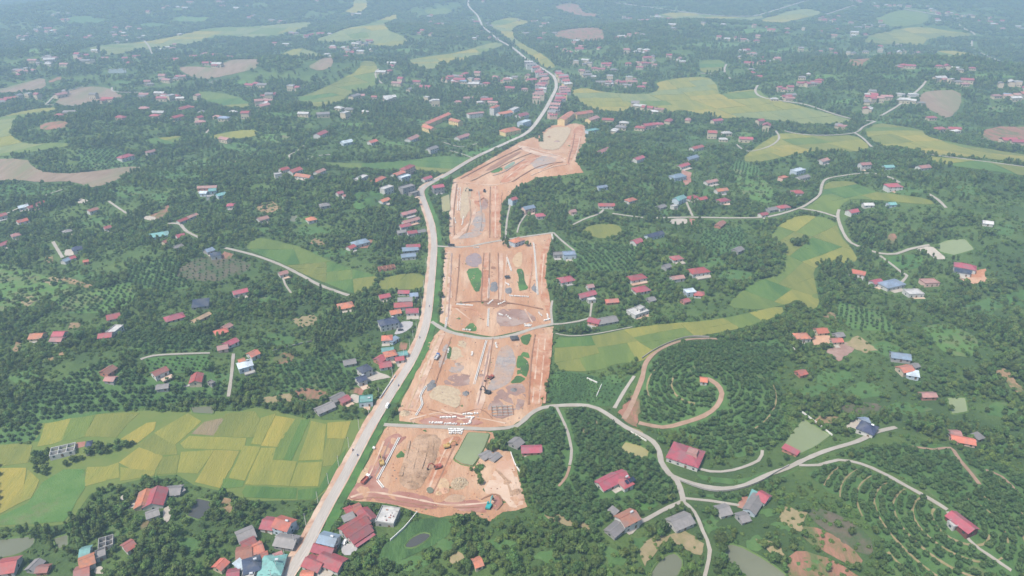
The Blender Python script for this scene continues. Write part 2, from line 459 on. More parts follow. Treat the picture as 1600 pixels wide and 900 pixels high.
# the big paddy below the orchard hill, every plot as it lies
W3 = lambda s: ' '.join('%.1f,%.1f' % (a / 3, 600 + b / 3) for a, b in pts(s))
base_o = flat(wpoly(W3("0,270 60,280 150,280 200,180 330,155 450,140 660,125 850,130 1000,125 1120,130 1200,110 1290,125 1400,155 1530,170 1700,165 1730,180 1660,290 1590,420 1530,500 1480,545 1150,545 1030,500 910,475 830,425 720,435 580,465 480,490 420,520 330,655 200,670 0,672")))
paddy = drape('rice_field', base_o, 'paddy_base', 0, res=9)
tag(paddy, 'wide yellow-green paddy of many plots between the pale main road and the hillside orchard', 'rice field', kind='structure'); NOTREE.append(base_o)
for s in """yellow|180,290 215,190 330,165 285,265 240,280
lime|290,262 335,165 440,152 390,248 350,258
olive|395,245 455,147 650,137 590,190 545,248 450,243
gold|572,258 690,187 728,182 718,215 640,278
yellow|728,230 880,142 938,176 820,283
olive|652,285 725,238 818,290 828,330 742,330
olive|1003,243 1060,142 1190,132 1213,165 1188,248
yellow|852,280 890,248 1000,253 1150,257 1140,308 1000,303 870,300
stubble|903,233 960,182 1048,162 998,240
yellow|1182,278 1227,162 1290,142 1222,283
gold|1228,288 1293,152 1378,167 1300,293
lime|1277,340 1325,255 1383,172 1410,170 1330,350 1283,353
green|1335,352 1413,172 1450,168 1365,358
yellow|1403,358 1462,177 1525,192 1510,353
gold|1538,185 1640,178 1615,255 1538,253
olive|1518,353 1534,260 1612,262 1590,330 1560,378 1518,385
yellow|838,413 853,322 998,312 925,418
gold|565,368 652,302 758,341 724,406 622,397
yellow|568,393 722,414 718,428 568,452
yellow|400,478 412,393 493,392 493,453
yellow|502,448 502,390 553,373 558,438
olive|738,422 763,347 838,337 824,417
gold|920,458 1007,313 1117,318 1030,486
yellow|1078,438 1143,293 1217,298 1145,451
yellow|1153,468 1227,303 1288,303 1273,360 1387,367 1353,477
yellow|1363,477 1403,373 1507,368 1488,477
green|1140,508 1155,482 1388,492 1383,537 1155,528
green|1400,500 1500,490 1550,400 1590,350 1630,300 1590,400 1520,490 1470,540 1400,540
gold|2,398 118,398 88,558 2,606
yellow|96,556 131,404 178,455 140,535
olive|2,292 60,287 146,293 128,368 2,383
green|1050,445 1140,460 1135,480 1045,490""".splitlines():
    k, q = s.split('|')
    drape('plot', shrink(flat(wpoly(W3(q))), -.75), 'rice_' + k, 2, paddy, res=6, amp=.3, skirt=.2)
drape('meadow_strip', flat(wpoly(W3("2,620 130,560 200,462 300,402 395,400 398,490 330,610 300,645 180,655 2,662"))), 'meadow', 2, paddy, res=8)

for outline, pal, pa, ang, lab in (
    ("866,527 890,528 935,524 990,512 1050,505 1100,502 1160,492 1222,478 1225,490 1195,502 1150,515 1090,525 1050,540 1020,555 1000,566 965,568 940,578 905,581 866,577", 'm', 700, 12, 'olive rice strip between the bare earth site and the round orchard mound'),
    ("1135,480 1150,462 1180,440 1225,428 1212,392 1202,372 1218,350 1250,335 1305,343 1314,370 1330,387 1342,408 1318,412 1288,410 1270,422 1275,447 1282,478 1262,488 1246,470 1222,478 1190,485", 'm', 900, 40, 'broad rice valley winding past the wooded knolls below the village lane'),
    ("1257,328 1268,320 1286,304 1290,284 1330,283 1345,291 1370,301 1400,304 1450,311 1463,320 1430,319 1370,313 1330,311 1318,318 1310,328 1307,337 1280,331", 'g', 1200, 10, 'green rice tongue enclosed by the curving concrete lane'),
    ("382,386 402,371 430,376 470,386 500,401 550,421 590,431 585,445 570,456 550,459 520,447 480,431 440,411 402,397", 'g', 750, 20, 'green rice terrace along the lane below the blue-roofed villa'),
    ("593,436 640,426 664,430 661,452 620,453 592,452", 'm', 600, 80, 'small olive rice block touching the main road verge'),
    ("490,254 560,256 640,251 690,243 738,247 733,256 692,272 665,266 600,265 540,263", 'g', 1500, 5, 'narrow green rice strip reaching the main road bend'),
    ("1160,246 1200,216 1227,207 1290,214 1335,211 1362,229 1340,238 1290,236 1250,240 1200,252 1166,254", 'y', 2500, 15, 'yellow rice field under the forked lane'),
    ("1347,206 1370,192 1405,197 1440,203 1446,213 1480,222 1650,250 1650,268 1480,245 1420,235 1380,228 1366,224", 'y', 2500, 5, 'long yellow rice band above the straight concrete lane'),
    ("1420,239 1480,249 1650,273 1650,283 1560,270 1480,260", 'm', 2500, 5, 'thin green rice margin below the straight concrete lane'),
    ("890,143 912,137 945,145 1010,148 1030,141 1022,130 1060,122 1105,120 1120,132 1124,150 1140,144 1184,139 1200,154 1240,163 1320,184 1332,191 1270,196 1215,189 1190,186 1165,184 1130,186 1085,176 1060,171 1045,178 1020,166 985,165 978,174 958,175 935,172 912,165", 'p', 4200, 10, 'wide pale rice plain beyond the red-roofed hamlet'),
    ("1093,95 1133,94 1130,113 1093,114", 'g', 2500, 0, 'square green rice plot among distant houses'),
    ("0,184 25,176 60,170 90,168 85,177 62,182 30,187 20,198 18,214 40,225 105,223 107,231 40,240 -40,246 -40,192", 'p', 4000, 30, 'pale rice crescent curling round a dark wooded knoll'),
    ("136,78 155,71 225,66 270,58 330,43 400,42 485,34 488,40 450,55 400,60 350,56 300,70 235,77 200,83 160,88 165,81", 'p', 9000, 5, 'far yellow rice ribbon across hazy woods'),
    ("302,149 320,142 370,150 395,164 375,170 330,160", 'm', 3500, 15, 'rounded green rice bowl between wooded slopes'),
    ("432,88 465,74 500,85 528,94 470,92", 'p', 5000, 0, 'hazy yellow rice patch beside a far hamlet'),
    ("488,63 530,50 565,40 600,28 622,22 620,32 605,37 600,46 640,62 625,73 585,72 560,62 525,67", 'p', 9000, 20, 'far forked rice valley fading into haze'),
    ("460,155 500,140 530,126 560,111 570,97 583,97 590,106 595,130 570,140 545,148 530,160 515,167 490,168", 'm', 3500, 40, 'bright green rice valley with a white lane at its edge'),
    ("635,95 660,90 720,82 770,66 790,70 770,77 700,100 680,108 660,108", 'p', 5000, 20, 'pale rice slope dropping from the far main road'),
    ("760,36 800,26 832,36 802,42 802,60 830,76 866,100 868,107 850,106 830,89 805,69 780,53", 'p', 5000, 60, 'long pale rice strip hugging the far main road'),
    ("1350,69 1356,55 1410,45 1440,42 1490,50 1520,53 1512,58 1450,60 1440,73 1410,70", 'y', 7000, 5, 'far golden rice plain by the hazy town'),
    ("1455,80 1500,80 1540,92 1510,97 1470,92", 'y', 5000, 5, 'far golden rice sliver beside a pale winding road'),
    ("1180,32 1250,13 1290,20 1250,30 1200,38", 'p', 9000, 10, 'faint rice field under the far highway'),
    ("1360,33 1400,16 1450,20 1450,36 1400,44", 'g', 9000, 10, 'faint green rice field before the hazy town'),
    ("1000,28 1060,18 1160,29 1200,24 1160,36 1060,30", 'p', 9000, 10, 'faint rice strip along the far highway bend'),
    ("535,20 556,10 560,-4 572,-4 577,14 560,21", 'p', 12000, 10, 'faint rice gap high in the hazy woods'),
    ("660,15 705,13 705,22 670,24", 'p', 9000, 0, 'faint rice patch before a far road'),
    ("905,362 925,351 965,350 975,364 945,375", 'm', 4000, 0, 'single yellow-green paddy in a ring of village trees'),
    ("222,218 262,214 285,212 283,225 240,226", 'm', 900, 60, 'small striped rice plots below a far hamlet'),
    ("325,213 370,204 402,203 402,214 340,219", 'p', 2500, 5, 'small hazy rice plot behind a curved lane'),
):
    field(outline, pal, pa, ang, lab)

# ------------------------------------------------------------------ other land cover
def land(name, m, outline, layer=1, label=None, cat=None, tree=False, parent=None, rough=0.0, res=None, ring=True, amp=None):
    w = flat(wpoly(outline))
    if ring: w = smooth_ring(w)
    if amp: w = wobble(w, 2.5 * max(1, w[0].y / 600), amp * max(1, w[0].y / 600))
    o = drape(name, w, m, layer, parent, rough=rough, res=res)
    if parent is None: tag(o, label, cat, kind='structure')
    if not tree: NOTREE.append(w)
    return o
LAND = """plough|ploughed_field|-40,248 40,247 60,268 100,272 150,268 200,260 225,262 200,275 170,287 140,295 110,283 60,285 30,281 -40,284|long brown ploughed field curving round the dark knoll
plough|ploughed_field|83,165 100,145 135,135 170,137 190,150 200,153 130,165|pinkish brown ploughed field beside a pale forked lane
plough|ploughed_field|-30,145 30,132 70,120 72,138 30,145|hazy beige ploughed strip by far trees
redplough|ploughed_field|75,127 95,119 98,124 78,130|tiny pink ploughed field in far haze
plough|ploughed_field|275,106 300,104 340,107 400,95 408,105 370,115 310,126|hazy brown ploughed hill field
redplough|ploughed_field|62,194 105,188 107,200 64,204|pink bare rectangle cut into the wooded knoll
redplough|ploughed_field|865,60 868,50 900,45 940,44 945,62 930,67 890,60|pink bare hilltop in far haze
redplough|ploughed_field|862,12 885,5 905,8 910,20 935,22 930,27 905,25|faint pink bare slope near the far highway
plough|ploughed_field|1436,150 1450,142 1500,141 1503,165 1480,187 1460,175 1436,165|brown ploughed slope beside two white slabs
redplough|ploughed_field|1317,103 1330,95 1360,94 1355,103|small pink ploughed patch behind dark woods
redplough|ploughed_field|1531,222 1540,197 1650,200 1650,224|striped red ploughed field at the wood edge
plough|ploughed_field|480,105 495,97 520,95 522,103 500,112|bare earthy cutting on a far hill
redplough|ploughed_field|228,338 252,330 262,318 268,330 250,345|orange bare slope beside the long red-roofed shed
fallow|fallow_field|270,430 300,405 340,400 395,410 385,425 350,440 300,440|brown dotted fallow slope behind the navy-roofed house
fallow|fallow_field|1310,636 1340,628 1380,632 1370,645 1320,650|dull dark plot under the scrub
fallow|fallow_field|1255,790 1300,800 1360,835 1365,870 1330,860 1270,815|dull purple fallow slope on the shrubby hill
redplough|bare_slope|1248,822 1285,826 1350,872 1340,892 1298,868 1258,846|long red bare bank on the shrubby hill
redplough|bare_slope|1228,874 1248,858 1305,876 1352,908 1234,910|pinkish red bare clearing among shrubs
redplough|bare_slope|458,612 470,605 515,612 510,622 470,628|orange bare bank above the grey farm sheds
redplough|bare_slope|425,560 445,550 460,553 458,566 432,570|tan bare terrace in the orchard
grass|meadow|700,241 740,236 800,211 816,208 792,226 742,245|bright green verge meadow beside the main road
meadow|meadow|1140,262 1180,270 1205,290 1216,311 1200,319 1170,311 1150,290|light green pasture beside village gardens
meadow|meadow|-30,405 30,418 70,432 100,442 112,452 90,472 40,482 -30,492|light green pasture below the shrubby slope
grass|meadow|1365,406 1420,396 1452,405 1430,421 1400,421|green lawn below the pale lane
grass|meadow|1570,455 1640,450 1640,487 1580,481|bright green clearing in the wood
crop|crop_field|856,626 861,580 905,582 940,590 965,602 985,585 990,592 962,632 940,636 870,632|bright green vegetable crop beside the bare earth site
crop|crop_field|585,872 640,812 698,808 712,822 692,845 640,870 605,882|bright green wet field behind the red-roofed compound
grass|meadow|985,790 992,775 1022,782 1030,790 1005,800|small bright green lawn below the red-roofed house
orchard_grass|meadow|1085,740 1110,745 1160,750 1200,735 1200,745 1150,758 1100,752|grassy strip inside the ring wall of the mound
orchard_grass|meadow|1150,535 1215,530 1235,552 1200,566 1160,560|grassy shoulder of the round orchard mound
meadow|meadow|1310,470 1380,490 1400,520 1330,515 1300,490|pale green scrubby pasture in the wood
meadow|meadow|1440,510 1480,505 1530,530 1525,560 1480,555 1450,530|green striped garden plot in the wood
grass|meadow|225,560 330,555 320,580 235,588|green garden rows behind brown-roofed farmhouses
meadow|meadow|80,470 200,440 215,465 170,490 110,490|pale orchard clearing above red-roofed houses
grass|meadow|555,300 600,300 595,320 560,330 550,320|green garden beside an orange-roofed hut
grass|meadow|-20,290 40,288 80,292 60,305 -20,312|green valley floor left of the ploughed field""".splitlines()
SPARSE = []
for s in LAND:
    m, nm, q, lab = s.split('|')
    sparse = m in ('orchard_grass', 'fallow') or nm == 'meadow'
    lab = lab.replace(' left of', ' beside')
    sparse = sparse or '856,626' in q or nm == 'bare_slope'
    land(nm, m, q, 1, lab, nm.replace('_', ' '), tree=sparse)
    if sparse: SPARSE.append(flat(wpoly(q)))

# small clearings and gardens between the woods
for i, s in enumerate("130,32,35,5 62,80,22,3 20,100,20,3 300,30,30,4 240,40,26,3 430,215,26,6 370,232,30,6 280,270,36,8 200,300,30,7 330,255,40,6 60,300,30,6 150,345,26,7 250,310,20,8 420,360,22,6 490,360,24,7 520,395,28,6 470,345,16,5 "
        "610,225,20,4 655,190,18,3 560,195,26,4 440,180,22,4 600,140,22,3 690,95,20,3 640,80,24,3 905,230,16,5 960,260,18,6 1010,290,16,6 905,340,20,6 960,400,20,7 1030,385,18,6 1110,410,24,8 1150,430,22,7 1110,300,16,6 1040,330,12,5 "
        "1180,300,14,6 1160,210,18,4 1080,215,16,3 1120,70,36,4 1010,65,26,3 1240,80,36,4 1300,65,26,3 1180,50,34,4 1450,110,30,4 1550,120,34,4 1400,120,26,4 1290,120,22,3 1400,190,34,5 1560,170,26,5 1500,200,18,4 1320,160,24,4 "
        "1510,300,26,8 1420,300,24,6 1570,360,24,9 1540,480,26,11 1380,545,26,9 1300,590,30,11 1350,610,32,10 1420,640,30,9 1270,610,18,10 1210,600,12,14 1560,640,24,11 150,470,24,8 60,460,30,9 130,430,20,7 420,470,22,7 440,530,26,9 330,590,28,9 40,590,20,12 "
        "640,880,30,10 700,850,24,10 780,850,22,9 860,870,22,8 960,870,18,14 1000,850,14,10 1110,820,12,12 1180,850,20,10 1230,820,20,10 1260,880,18,10 1200,800,16,7 300,850,24,9 180,830,24,8 80,800,26,7 1580,700,22,9 1450,700,26,7 1480,740,20,8 900,80,26,3 780,110,16,3 800,150,12,3 540,60,26,3 380,130,20,3 190,130,16,3".split()):
    cx, cy, rx, ry = (float(q) for q in s.split(',')); rx *= 1.2; ry *= 1.25
    cs = [(cx + rx * math.cos(t) * random.uniform(.45, 1.2), cy + ry * math.sin(t) * random.uniform(.45, 1.2)) for t in [k * math.pi / 7 for k in range(14)]]
    q = ' '.join('%.1f,%.1f' % p for p in cs)
    o = land('clearing', ('meadow' if cy < 260 and i % 2 else 'orchard_grass'), q, .9, 'uneven grassy clearing between village trees', 'clearing', tree=True); SPARSE.append(flat(wpoly(q)))

# ------------------------------------------------------------------ construction site
SITE = []; NOTREE_SITE = []
for nm, lab, q in (
    ('bare_earth', 'stripped pink earth block with tracks beside the red-roofed compound', "538,781 556,752 570,730 582,708 600,672 606,666 640,668 690,670 735,672 770,676 776,690 780,703 798,706 808,735 824,792 806,798 786,800 766,815 738,803 700,806 686,809 652,801 620,790 588,785"),
    ('bare_earth', 'stripped orange earth block beside the olive rice strip', "690,512 668,538 644,596 622,640 624,658 700,668 766,668 800,666 830,645 846,634 856,580 865,510 835,514 770,529 706,519"),
    ('bare_earth', 'stripped pale earth block between the two cross lanes', "687,503 690,470 695,387 760,380 790,376 812,372 864,364 855,401 852,431 861,475 864,504 835,512 770,526 710,516"),
    ('bare_earth', 'stripped earth block beside the main road bend', "703,385 701,329 708,281 745,262 808,275 806,292 784,318 782,376 740,384"),
    ('bare_earth', 'stripped earth block reaching the yellow school', "709,281 760,252 812,222 840,212 862,196 900,193 914,196 916,220 899,252 912,270 873,275 838,278 806,294 740,290"),
):
    w = flat(wpoly(q)); o = drape(nm, w, 'earth', 0, res=4.5 if w[0].y < 900 else 9, rough=.35)
    tag(o, lab, 'bare earth', kind='structure'); NOTREE.append(w); SITE.append(o); NOTREE_SITE.append(w)
PATCH = """0|pinkearth|track|538,780 556,757 572,745 586,715 597,693 604,684 620,677 641,679 626,692 606,716 592,750 602,764 650,771 690,783 740,782 778,772 785,788 770,803 700,796 650,795 590,783
0|clod|earth_heap|622,752 632,715 645,690 655,678 690,680 684,715 668,745 655,766 632,764
0|sand|sand_patch|556,754 567,733 576,731 574,748 562,756
0|grass|grass_patch|616,716 628,703 640,704 636,716
0|orange|track|662,772 682,715 694,682 724,683 714,702 700,735 690,756 676,776
0|sand|sand_patch|680,755 690,745 702,752 702,772 690,770
0|paleearth|track|752,770 770,742 786,708 798,708 806,736 822,788 800,796 785,778
0|clod|earth_heap|690,785 705,772 730,775 722,786
1|cream|cleared_patch|667,621 681,603 700,603 722,611 717,640 695,632
1|gravel|gravel_strip|684,574 690,545 705,530 703,550 692,576
1|darkgravel|gravel_heap|665,613 673,594 682,595 677,609
1|darkgravel|gravel_heap|723,617 730,611 733,617 727,620
1|cream|cleared_patch|701,564 705,536 729,531 728,556 715,562
1|grass|grass_strip|697,560 704,530 708,532 704,562
1|gravel|gravel_patch|758,614 770,590 779,545 797,538 808,565 800,590 795,600 775,610
1|gravel|gravel_patch|700,582 705,572 726,570 724,584
1|grass|grass_strip|795,600 806,590 808,556 815,550 828,552 826,580 818,598
1|orange|track|826,633 828,590 831,555 836,522 862,520 856,575 848,632
1|mauve|soil_patch|758,645 775,612 800,600 820,600 822,630 805,648 780,656
1|grass|grass_patch|812,526 832,521 826,540 816,538
1|paleearth|track|738,650 752,590 764,532 773,532 765,575 755,645
1|paleearth|track|628,650 650,600 675,538 692,515 697,520 680,555 662,600 640,650
1|mauve|soil_patch|690,600 705,585 738,585 740,600 715,605
1|pinkearth|track|640,662 700,645 760,660 740,666
2|lilac|soil_patch|726,412 730,397 752,395 753,417 738,418
2|grass|grass_patch|727,421 753,418 751,455 742,457 735,442
2|grass|grass_patch|806,421 817,420 820,440 827,452 808,456 811,435
2|darkgravel|paved_slab|766,442 777,440 778,456 765,456
2|sand|sand_patch|799,407 808,395 817,394 815,418 806,419
2|darkgravel|gravel_patch|788,452 799,449 800,459 791,460
2|darkgravel|gravel_patch|828,452 838,440 841,460
2|grass|grass_patch|723,516 737,503 746,513 743,519
2|mauve|soil_patch|776,483 820,484 842,500 815,507 800,511 776,510
2|paleearth|track|689,502 695,395 706,393 706,470 704,508
2|orange|track|752,470 756,396 764,395 762,470
2|paleearth|track|778,470 779,396 787,396 784,470
2|orange|soil_patch|841,460 845,395 852,380 862,366 854,400 851,430 860,474 862,500
2|browncut|pit|752,478 760,468 790,468 795,476 780,482
2|browncut|pit|767,417 774,417 775,421 767,421
2|browncut|pit|767,423 774,423 775,426.5 767,426.5
2|browncut|pit|767,429 774,429 775,433 767,433
3|paleearth|track|703,370 702,330 709,286 715,287 709,330 708,370
3|gravel|gravel_patch|735,366 738,340 746,330 758,330 758,362
3|paleearth|track|705,373 730,352 742,325 746,326 736,355 712,376
3|orange|track|768,371 768,292 780,291 780,373
3|orange|soil_patch|740,320 744,300 757,295 757,326
3|gravel|gravel_patch|712,375 730,363 756,364 745,371
3|cream|cleared_patch|718,340 722,295 735,292 736,325 725,345
3|mauve|soil_patch|749,328 753,312 763,310 762,327
4|orange|track|778,284 834,243 846,246 796,287
4|water_green|puddle|786,263 804,252 805,257 790,266
4|grass|grass_patch|766,267 785,261 786,268 768,271
4|orange|track|884,256 895,205 903,197 913,198 906,225 892,259
4|cream|cleared_patch|845,215 860,200 894,198 886,218 870,236 842,232
4|gravel|gravel_patch|825,255 860,240 875,250 840,268
4|paleearth|track|812,226 850,240 885,252 884,256 840,243 808,230
4|browncut|soil_patch|755,268 800,242 815,236 812,241 770,266""".splitlines()
for i, s in enumerate(PATCH):
    k, m, nm, q = s.split('|')
    land(nm, m, q, 2 + (i % 3) * .7, parent=SITE[int(k)], rough={'clod': .7, 'darkgravel': .9}.get(m, .12), res=3.5 if int(k) < 3 else 6)

# ------------------------------------------------------------------ ponds
for m, q, lab in (
    ('water_green', "710,718 720,700 732,677 765,679 757,700 748,716 739,729 722,726", 'murky green pond inside the bare earth block'),
    ('water_ochre', "967,705 977,691 1000,697 1014,705 1010,717 990,715", 'small ochre pond beside the concrete lane'),
    ('water_green', "1222,700 1240,672 1256,655 1298,680 1275,697 1248,710", 'green pond with a small red roof on its bank'),
    ('water_grey', "1013,905 1028,880 1042,868 1056,865 1068,880 1056,905", 'grey-brown pond ringed by reeds beside the narrow path'),
    ('water_grey', "1127,853 1150,851 1200,878 1235,905 1185,915 1140,880", 'long grey pond below the shrubby hill'),
    ('water_green', "1480,622 1508,622 1512,643 1488,647", 'small green pond in the wood near a brick hut'),
    ('water_dark', "293,806 308,779 333,785 325,800 311,812", 'dark square pond beside the farm orchard'),
    ('water_grey', "-40,846 0,844 55,838 52,853 30,866 0,872 -40,876", 'grey pond hidden behind a tree belt'),
    ('water_grey', "84,842 106,836 106,852 92,858", 'small grey pond among farm trees'),
    ('water_green', "1460,384 1480,376 1508,374 1522,390 1490,399 1470,394", 'pale green pond beside the white yard'),
    ('water_ochre', "689,310 702,305 704,330 691,334", 'narrow yellowish pond between road and site'),
    ('water_grey', "167,108 197,107 198,115 170,115", 'far pale pond by hazy houses'),
    ('water_grey', "298,636 335,635 333,647 302,645", 'shallow grey pond at the paddy edge'),
    ('water_grey', "324,130 338,124 340,128 328,134", 'tiny far pond glinting below a brown field'),
    ('water_dark', "632,855 642,842 660,833 674,836 664,846 646,856", 'dark wet hollow in the bright green field'),
    ('water_grey', "455,338 464,337 466,346 452,348", 'little grey pond in the hillside gardens'),
    ('water_grey', "666,765 672,762 678,766 676,772 669,773", 'round puddle in a pit of the earth block'),
):
    w = flat(wpoly(q))
    w = smooth_ring(w) if any(k in lab for k in ('long grey', 'ringed', 'hollow', 'puddle', 'hidden', 'wet plot')) else smooth_ring([p_.lerp(w[(i_ + 1) % len(w)], f_) for i_, p_ in enumerate(w) for f_ in (.06, .94)])
    o = drape('pond', w, m, 9.0 if ('666,765' in q or '710,718' in q or '689,310' in q) else 1.4, amp=.2); tag(o, lab, 'pond', kind='structure'); NOTREE.append(w)
    if '666,765' not in q and w[0].y < 900:      # earthen rim, a raised bank round the water
        rim = MB(); n = len(w); o_ = shrink(w, -1.1); i_ = shrink(w, .2); nn = min(len(o_), len(i_))
        for k in range(nn):
            a, b, c, d = o_[k], o_[(k + 1) % nn], i_[(k + 1) % nn], i_[k]
            z = lambda p, e: (p.x, p.y, hgt(p.x, p.y) + e)
            rim.poly([z(a, .02), z(b, .02), z(b.lerp(c, .5), .75), z(a.lerp(d, .5), .75)]); rim.poly([z(a.lerp(d, .5), .75), z(b.lerp(c, .5), .75), z(c, .1), z(d, .1)])
        rim.build('bank', 'bund', o)

# ------------------------------------------------------------------ roads, lanes, paths
def road(name, q, width, m, label, layer=3.0, clear=1.0):
    line = wpoly(q); o, w = ribbon(name, line, width, m, layer, jitter=.05 if width > 6 else .13)
    tag(o, label, 'road' if 'road' in name else 'path', kind='structure'); ROADS.append((w, width / 2 + clear)); return o
mr = "441,920 452,898 478,857 514,787 545,731 576,673 606,623 644,562 658,530 667,500 673,450 678,385 674,350 666,325 659,305 661,295 676,285 695,275 742,247 800,220 817,212 832,200 850,175 861,155 869,137 866,122 857,114 837,102 820,91 800,75 775,60 757,45 747,27 740,19 733,11 732,0 736,-12"
road('main_road', mr, 7.0, 'road', 'long pale concrete main road running from village street to far haze', 4.4, 2.0)
ml = wpoly(mr)
sh = catmull(ml, 8)
MAIN = [o for o in bpy.data.objects if o.name.startswith('main_road')][0]
for off, wd, m in ((-1.9, .8, 'worn'), (-.6, .7, 'worn'), (.8, .7, 'worn'), (2.0, .8, 'worn'), (-3.3, .6, 'paleearth'), (3.3, .7, 'paleearth')):
    l2 = []
    for j in range(0, len(sh), 2):
        p = sh[j]; d = sh[min(j + 1, len(sh) - 1)] - sh[max(j - 1, 0)]; d.z = 0; d.normalize()
        if p.y > 1000: break
        l2.append(p + Vector((-d.y, d.x, 0)) * (off + random.uniform(-.15, .15)))
    o, _ = ribbon('wheel_track' if m == 'worn' else 'dusty_edge', l2, wd, m, 5.0, None, jitter=.6, thick=.05); o.parent = MAIN
for side, lab in ((1, 'dusty verge along the house side of the main road'), (-1, 'grassy verge between the main road and the bare earth site')):
    l2 = []
    for i, p in enumerate(sh[::3]):
        j = i * 3; d = sh[min(j + 1, len(sh) - 1)] - sh[max(j - 1, 0)]; d.z = 0; d.normalize()
        if p.y > 900: break
        l2.append(p + Vector((-d.y, d.x, 0)) * side * (4.6 if side > 0 else 6.2))
    o, w = ribbon('verge', l2, 2.6 if side > 0 else 5.0, 'paleearth' if side > 0 else 'grass', 3.4, jitter=.35)
    tag(o, lab, 'verge', kind='structure'); ROADS.append((w, 2.0))
